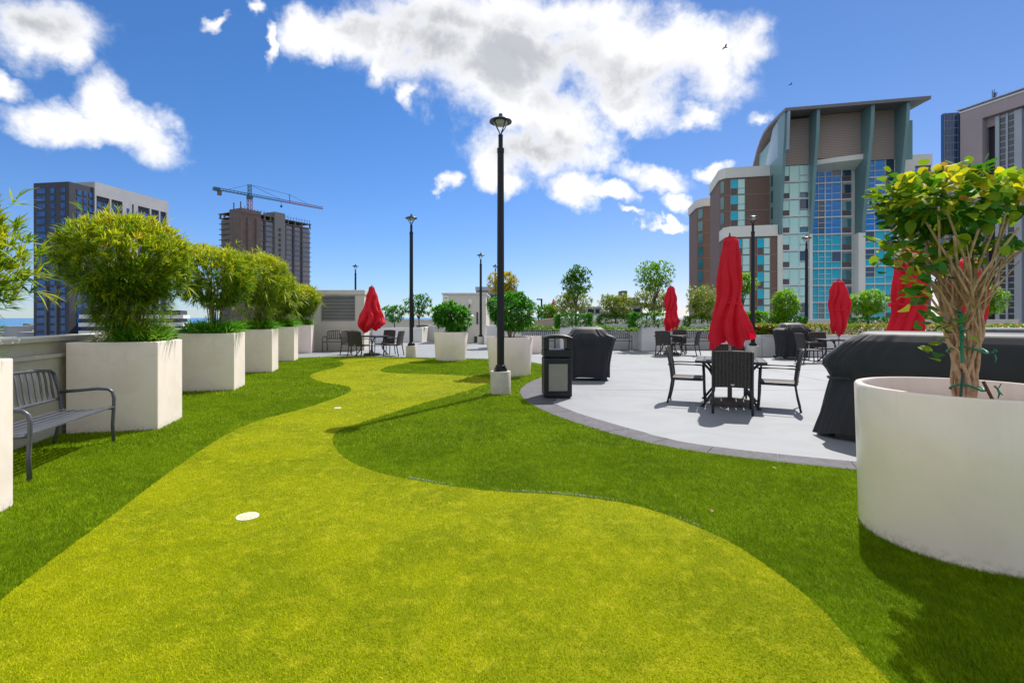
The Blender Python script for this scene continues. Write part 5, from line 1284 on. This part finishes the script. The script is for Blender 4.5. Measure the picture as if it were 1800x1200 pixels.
# wings
def wing(name, label, fr, s0, s1, zt, depth, strips, floors, cham=None, zb0=None):
    w_ = thing(name, label, 'building')
    q = MB(); fr.box(q, s0, s1, -depth, 0, ZB, zt-2.05)
    if cham: 
        c0 = fr.p(s0, 0, 0); c1 = fr.p(s0-cham[0], -cham[1], 0); c2 = fr.p(s0, -depth, 0); c3 = fr.p(s0-cham[0], -depth, 0)
        q.prism([c0[:2], c2[:2], c3[:2], c1[:2]], ZB, zt-2.05)
    q.build('brown_wall', M_brown, w_)
    q = MB(); fr.box(q, s0-.02, s1+.1, -depth, .25, zt-2.05, zt)
    if cham:
        c0 = fr.p(s0-.02, .25, 0); c1 = fr.p(s0-cham[0]-.25, -cham[1], 0); q.prism([c0[:2], c2[:2], fr.p(s0-cham[0]-.25, -depth, 0)[:2], c1[:2]], zt-2.05, zt)
    q.build('white_parapet', M_cream, w_)
    tr_ = MB(); pm = {}
    for f_ in range(floors):
        z = zt-2.3-f_*3.17
        fr.box(tr_, s0+.05, s1, 0, .06, z-3.17-.06, z-3.17+.06)
        for (a0, a1, pale) in strips:
            cols = max(1, round((a1-a0)/1.3)); cw = (a1-a0)/cols
            for c_ in range(cols):
                for (z0, z1, mi) in ((z-3.0, z-1.95, 4 if c_ % 2 == 0 else 3), (z-1.85, z-.1, (3 if c_ % 2 else 1) if pale else 0)):
                    key = (round(cw, 2), round(z1-z0, 2), mi)
                    if key not in pm: pm[key] = MB().mm((-(cw-.12)/2, -.04, -(z1-z0)/2), ((cw-.12)/2, .04, (z1-z0)/2)).mesh('pane', PANE[mi])
                    piece('pane', pm[key], w_, fr.p(a0+cw*(c_+.5), .03, (z0+z1)/2), (0, 0, fr.a))
            for c_ in range(cols+1): fr.box(tr_, a0+cw*c_-.05, a0+cw*c_+.05, 0, .11, z-3.1, z)
    tr_.build('trim_lines', mat('trim_tan', (.36, .28, .23), .6), w_)
    if cham:
        A = fr.p(s0, 0, 0); B = fr.p(s0-cham[0], -cham[1], 0); cf = Frame(B[0], B[1], A[0]-B[0], A[1]-B[1]); L_ = math.dist(A[:2], B[:2]); q = MB()
        for f_ in range(floors+2):
            z = zt-2.5-f_*3.17; cf.box(q, L_*.2, L_*.8, .0, .08, z-2.4, z)
        q.build('corner_windows', PANE[5], w_)
    return w_
FW = Frame(*F.p(-8.33, -5.9, 0)[:2], *F.e); wing('brown_wing', 'brown wing with white parapet left of the curved roof', FW, 0, 8.33, 31.3, 14, [(.9, 3.6, True)], 5, (.9, 1.4))
FL = Frame(*F.p(-8.4, 0.0, 0)[:2], *F.e); wing('lower_brown_wing', 'lower brown wing with white parapet and green windows behind the main umbrella', FL, 0, 8.0, 18.6, 5.8, [(.7, 3.3, True), (4.6, 6.8, True)], 8, (.9, 1.2))
F0 = Frame(48.2, 128.2, 2.8, -.4); wing('far_brown_block', 'narrow brown block farthest left of the glass complex', F0, 0, 4.2, 31.3, 12, [], 10, (1.4, 2.2))
FR = Frame(*F.p(19.3, -4.8, 0)[:2], *F.e); wing('right_brown_block', 'brown block with cream parapet right of the curved roof', FR, 0, 7.4, 31.3, 14, [(1.5, 5.9, False)], 9)

# right grey tower
rt = thing('grey_office_tower', 'tall mauve grey office tower with recessed window strips at the right edge', 'building')
G_ = Frame(113.8, 130, .293, -.956)      # s runs towards the camera, d outwards = left
M_mauve = mat('mauve_concrete', (.42, .34, .37), .75, (.36, .30, .32), .12); M_finl = mat('pale_fin', (.46, .50, .56), .6, (.38, .42, .48), .1); M_bluegl = mat('dark_blue_glass', (.015, .06, .17), .06, (.01, .035, .12), .2, 1, spec=1)
def rs(name, m, *boxes):
    q = MB()
    for bx in boxes: G_.box(q, *bx)
    return q.build(name, m, rt)
rs('corner_pier', M_mauve, (0, 4.8, -20, 0, ZB, 50.2)); rs('lintel', M_mauve, (0, 42, -20, 0, 50.2, 53.2)); rs('recess_back', M_mauve, (4.8, 42, -20, -1.6, 48, 50.19))
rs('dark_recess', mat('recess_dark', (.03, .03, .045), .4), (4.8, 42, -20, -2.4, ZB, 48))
rs('pale_fin', M_finl, (6.9, 7.7, -2.3, -.9, ZB, 49.9)); rs('pale_fin', M_finl, (8.95, 9.35, -2.3, -1.0, ZB, 49.9)); rs('pale_fin', M_finl, (10.7, 12.1, -2.3, -.8, ZB, 49.9))
for base_ in (7.7, 9.35):
    wm = None
    for k in range(54):
        z = 49.2-k*1.47
        q = MB(); w1 = base_+(1.25 if base_ < 9 else 1.35)
        if wm is None:
            wm = MB().mm((.05, -.05, 0), (w1-base_-.05, .05, 1.12)).mesh('strip_window', mat('strip_window_dark', (.05, .06, .075), .2, spec=.8))
        piece('strip_window', wm, rt, G_.p(base_, -1.25, z-1.12), (0, 0, G_.a))
    rs('window_strip_wall', M_finl, (base_+.01, w1-.01, -2.2, -1.33, ZB, 49.8))
rs('pale_fin', M_finl, (15.5, 16.5, -2.3, -.9, ZB, 47)); rs('pale_fin', M_finl, (20, 22, -2.3, -.8, ZB, 47)); rs('corner_pier', M_mauve, (26, 32, -2.3, 0, ZB, 50.1))
rs('blue_glass_wing', M_bluegl, (-1.2, -.02, -22, -.6, ZB, 53.7))
q = MB(); G2 = Frame(110.9, 131.5, 4.4, -.9); G2.box(q, 0, 3.3, -1.2, 0, ZB, 53.8); q.build('blue_glass_block', M_bluegl, rt)
q = MB()
for i in range(34): G2.box(q, 0, 3.3, 0, .08, 53.6-i*1.9, 53.75-i*1.9)
for s_ in (0.05, .75, 1.3, 2.1, 3.1): G2.box(q, s_, s_+.1, .001, .09, ZB, 53.8)
q.build('glass_mullions', mat('mullion_pale', (.22, .28, .36), .5), rt)
q = MB(); G2.box(q, 0, 1.1, -.2, .12, ZB, 40.5); q.build('mauve_infill', M_mauve, rt)
rs('penthouse_glass', M_bluegl, (.0, 42, -19, -.9, 53.21, 54.3)); rs('penthouse_rim', M_finl, (-1.3, 42, -19.5, -.7, 54.31, 54.5)); rs('lintel_lip', M_cream, (-.1, 42, -19, .15, 53.2, 53.5))
rf = MB()
for i in range(9): p0 = G_.p(6.6+random.uniform(-.5, .5), -1.2, 54.4); rf.tube([p0, (p0[0]+random.uniform(-1, 1), p0[1]+random.uniform(-1, 1), 55.5+random.random())], .07, 4)
rf.build('roof_antennas', M_dark, rt)

# mid-distance parking structure and small blocks
pk = thing('parking_structure', 'grey multi level parking structure behind the small trees', 'building', (0, 0, 0))
for k, (x0, x1, h) in enumerate([(17.4, 21.0, 4.3), (21.0, 25.5, 3.2), (25.5, 30.6, 4.4)]):
    for j in range(5):
        MB().mm((x0, 120, h-.9-j*1.55), (x1, 135, h-.35-j*1.55)).build('parking_deck', mat('park_grey', (.36, .35, .36), .8), pk)
    MB().mm((x0+.1, 121, -30), (x1-.1, 134, h-.8)).build('dark_interior', mat('park_dark', (.05, .055, .07), .6), pk)
    for q_ in (x0, (x0+x1)/2, x1-.4): MB().mm((q_, 119.8, -30), (q_+.35, 120.4, h-.35)).build('pillar', MATS['park_grey'], pk)
MB().mm((26.6, 124, 4.2), (31, 133, 6.2)).build('roof_hut', mat('hut_brown', (.16, .12, .11), .8), pk); MB().mm((26.6, 124, 6.2), (27.9, 128, 7.9)).build('stair_hut', MATS['hut_brown'], pk)
wb = MB().mm((15.9, 105, -30), (17.9, 112, 1.9)).build('white_block', M_bwhite); tag(wb, 'small plain white block below the parking structure', 'building')
gb = thing('louvred_office', 'pale grey banded building top behind the pump house', 'building', (0, 70, 0))
MB().mm((-4.9, 0, -30), (.6, 9, 5.1)).build('body', mat('office_grey', (.30, .32, .35), .7, (.25, .27, .30), .3), gb)
MB().mm((-5.0, -.15, 5.11), (.7, 9, 5.6)).build('roof_edge', M_finl, gb)
for j in range(4): MB().mm((-4.8, -.08, 4.0-j*.9), (.5, -.001, 4.5-j*.9)).build('window_band', M_bgray, gb)

# ------------------------------------------------------------------ the round leaved tree in the big planter
def round_tree():
    global rng
    rng = np.random.default_rng(77); rr = random.Random(12)
    t = thing('round_leaved_tree', 'many stemmed tree with round lime and green leaves in the big round planter', 'tree', (2.93, 3.30, .815))
    ends = []
    big = MB()
    for i in range(25):
        a = 2*PI*i/25 + rr.uniform(-.2, .2); r1 = rr.uniform(.015, .052); r2 = rr.uniform(.06, .17); r3 = r2+rr.uniform(.06, .26)
        h = rr.uniform(.95, 1.28)
        sx = 1.0 if math.cos(a) > 0 else 1.05
        pts = [(r1*math.cos(a)*.8, r1*math.sin(a)*.8, -.02)]
        for k, (rad_, z) in enumerate(((r1*1.1, .16), (r1*1.5, .32), (r1*2.1, .48), (r2*.75, .64), (r2, .80), (r3, h))):
            aa = a + .5*math.sin(k*1.4+i) ; pts.append((rad_*math.cos(aa)*sx-.07*(z/h)**2+rr.uniform(-.012, .012), rad_*math.sin(aa)+rr.uniform(-.012, .012), z))
        ps = smooth_open(pts, 5); n = len(ps)
        big.tube(ps, [.0108*(1-.55*j/n)*rr.uniform(.85, 1.15)+.002 for j in range(n)], 7)
        ends.append(Vector(pts[-1]))
        for q in range(2):   # side twigs
            s0 = Vector(ps[int(n*rr.uniform(.55, .8))]); e = s0+Vector((rr.uniform(-.22, .22), rr.uniform(-.18, .18), rr.uniform(.14, .34)))
            mid = (s0+e)/2+Vector((rr.uniform(-.03, .03), rr.uniform(-.03, .03), .02)); big.tube([s0, mid, e], [.008, .006, .003], 5); ends.append(e)
    # low left branches
    low = []
    for e in [(-.36, -.1, .88), (-.40, -.02, .74), (-.34, -.12, .58), (-.27, -.14, .44), (-.42, .1, 1.0)]:
        p0 = (-.05, -.02, .25+rr.random()*.2); mid = (e[0]*.45, e[1]*.6, (p0[2]+e[2])/2+.02); big.tube(smooth_open([p0, mid, e], 4), [.011-.0009*k for k in range(9)], 5); low.append(Vector(e))
    big.build('stems', M_bark, t, smooth=True)
    # ties, stakes
    for z, r_, sq in ((.14, .085, 1), (.38, .10, 1), (.72, .16, 0)):
        pts = [(r_*math.cos(k*PI/8)*(1+.1*math.sin(k)), r_*.9*math.sin(k*PI/8), z+.02*math.sin(k*.8)) for k in range(17)]
        if sq: MB().tube(pts, .008, 5, flat=.8).build('tie', M_green_tie, t, smooth=True)
    for (x, y, z) in ((.11, -.09, .14), (.10, -.08, .36), (-.13, -.09, .62), (-.12, -.1, .50)):
        kn = MB()
        for k in range(3):
            a = rr.uniform(0, 2*PI); c_, s_ = math.cos(a), math.sin(a); w_ = rr.uniform(.018, .032)
            kn.tube([(x, y, z), (x+w_*c_, y-.012, z+w_*s_*.8), (x+w_*1.3*c_-.01*s_, y-.02, z+w_*1.2*s_), (x+.006, y-.004, z-.004)], [.004, .009, .008, .003], 4, flat=.35)
        kn.tube([(x, y, z), (x+.006, y-.01, z-.03), (x-.004, y-.012, z-.06)], [.004, .007, .004], 4, flat=.35)
        kn.build('tape_knot', M_green_tie, t, smooth=True)
    MB().tube([(-.09, -.06, .62), (-.115, -.10, .30)], .010, 6).build('tape_strip', M_green_tie, t)
    MB().tube([(-.13, -.12, .24), (-.22, -.20, .03), (-.24, -.22, -.03)], .008, 6).build('stake', M_stake, t)
    MB().tube([(.07, -.04, .18), (.12, -.10, -.02)], .010, 6).build('stake', M_rust, t)
    # leaves: heart-round blades with fold and stalk
    def leaf_mesh(m, fold, curl):
        mb = MB(); rows = [(0, .006), (.10, .36), (.30, .50), (.55, .50), (.78, .34), (.93, .14), (1.0, .01)]; vs = []
        for (y, w_) in rows:
            zc = -curl*y*y
            vs += [(-w_, y, zc+fold*w_), (-w_*.5, y, zc+fold*w_*.45), (0, y, zc), (w_*.5, y, zc+fold*w_*.45), (w_, y, zc+fold*w_)]
        fs = [(i*5+k, i*5+k+1, i*5+k+6, i*5+k+5) for i in range(6) for k in range(4)]
        mb.add(vs, fs); mb.tube([(0, -.45, .08), (0, -.2, .01), (0, .02, 0)], .014, 3); return mb.mesh('leaf', m, True)
    lm_ = [[leaf_mesh(m, f_, c_) for f_, c_ in ((.35, .25), (.15, .45))] for m in M_leafs]
    anchors = []
    P, N = crown_pts(470, (-.10, 0, 1.345), (.42, .34, .215), .35, .25, 9, .1)
    for p, n in zip(P, N): anchors.append((Vector(p), Vector(n), .5))
    for e in low:
        for k in range((18, 12, 10, 5, 14)[low.index(e)]): anchors.append((e+Vector((rr.gauss(0, .07), rr.gauss(0, .06), rr.gauss(0, .06))), Vector((rr.gauss(-.3, .6), rr.gauss(-.3, .6), .3)), .2))
    for e in ends:
        if e.z > .9:
            for k in range(2): anchors.append((e+Vector((rr.gauss(0, .05), rr.gauss(0, .05), rr.uniform(0, .12))), Vector((rr.gauss(0, .5), rr.gauss(0, .5), .7)), .6))
    rr.shuffle(anchors)
    stuff = []
    cnt = 0
    anchors.sort(key=lambda q: q[0].y*.8+rr.random()*.35)       # camera-side leaves show largest
    for (p, n, up) in anchors:
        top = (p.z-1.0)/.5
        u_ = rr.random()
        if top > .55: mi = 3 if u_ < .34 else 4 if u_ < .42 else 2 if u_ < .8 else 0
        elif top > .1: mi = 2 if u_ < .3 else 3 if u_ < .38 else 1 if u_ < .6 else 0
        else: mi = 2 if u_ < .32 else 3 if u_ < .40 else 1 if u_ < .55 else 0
        s_ = rr.uniform(.046, .080)
        if cnt < 300:
            d = Vector((n.x+rr.gauss(0, .5), n.y+rr.gauss(0, .5), rr.gauss(-.15, .35))).normalized()
            q = d.to_track_quat('Y', 'Z').to_euler(); q.y += rr.gauss(0, .6)
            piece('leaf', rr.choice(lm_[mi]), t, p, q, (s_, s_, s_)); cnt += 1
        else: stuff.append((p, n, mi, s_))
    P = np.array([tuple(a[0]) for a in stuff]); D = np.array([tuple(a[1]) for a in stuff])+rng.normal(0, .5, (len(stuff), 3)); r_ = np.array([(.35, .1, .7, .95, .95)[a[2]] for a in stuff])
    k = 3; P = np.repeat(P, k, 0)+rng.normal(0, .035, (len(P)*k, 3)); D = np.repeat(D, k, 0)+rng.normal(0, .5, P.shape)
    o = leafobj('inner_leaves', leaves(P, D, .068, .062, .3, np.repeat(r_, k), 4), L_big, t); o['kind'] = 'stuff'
    ir = MB().lathe([(.05, 0), (.05, .05), (.04, .06), (0, .06)], 14, (-.2, -.05, -.02)).build('irrigation_cap', M_louver, t)
round_tree()

# gulls
for lab, x, y, z in [('small gull flying before the large cloud', 25, 60, 33), ('second tiny gull right of the large cloud', 49, 90, 42.3)]:
    g = thing('gull', lab, 'bird', (x, y, z), 0, 'gulls in the sky')
    MB().tube([(-.25, 0, 0), (-.1, 0, .02), (.1, 0, .02), (.28, 0, 0)], [.01, .06, .06, .01], 6).build('body', M_dark, g)
    for s_ in (-1, 1): MB().add([(-.08, 0, .03), (.1, 0, .03), (.05, s_*.35, .22), (-.1, s_*.7, .10), (-.14, s_*.35, .18)], [(0, 1, 2, 3, 4)]).build('wing', M_dark, g)
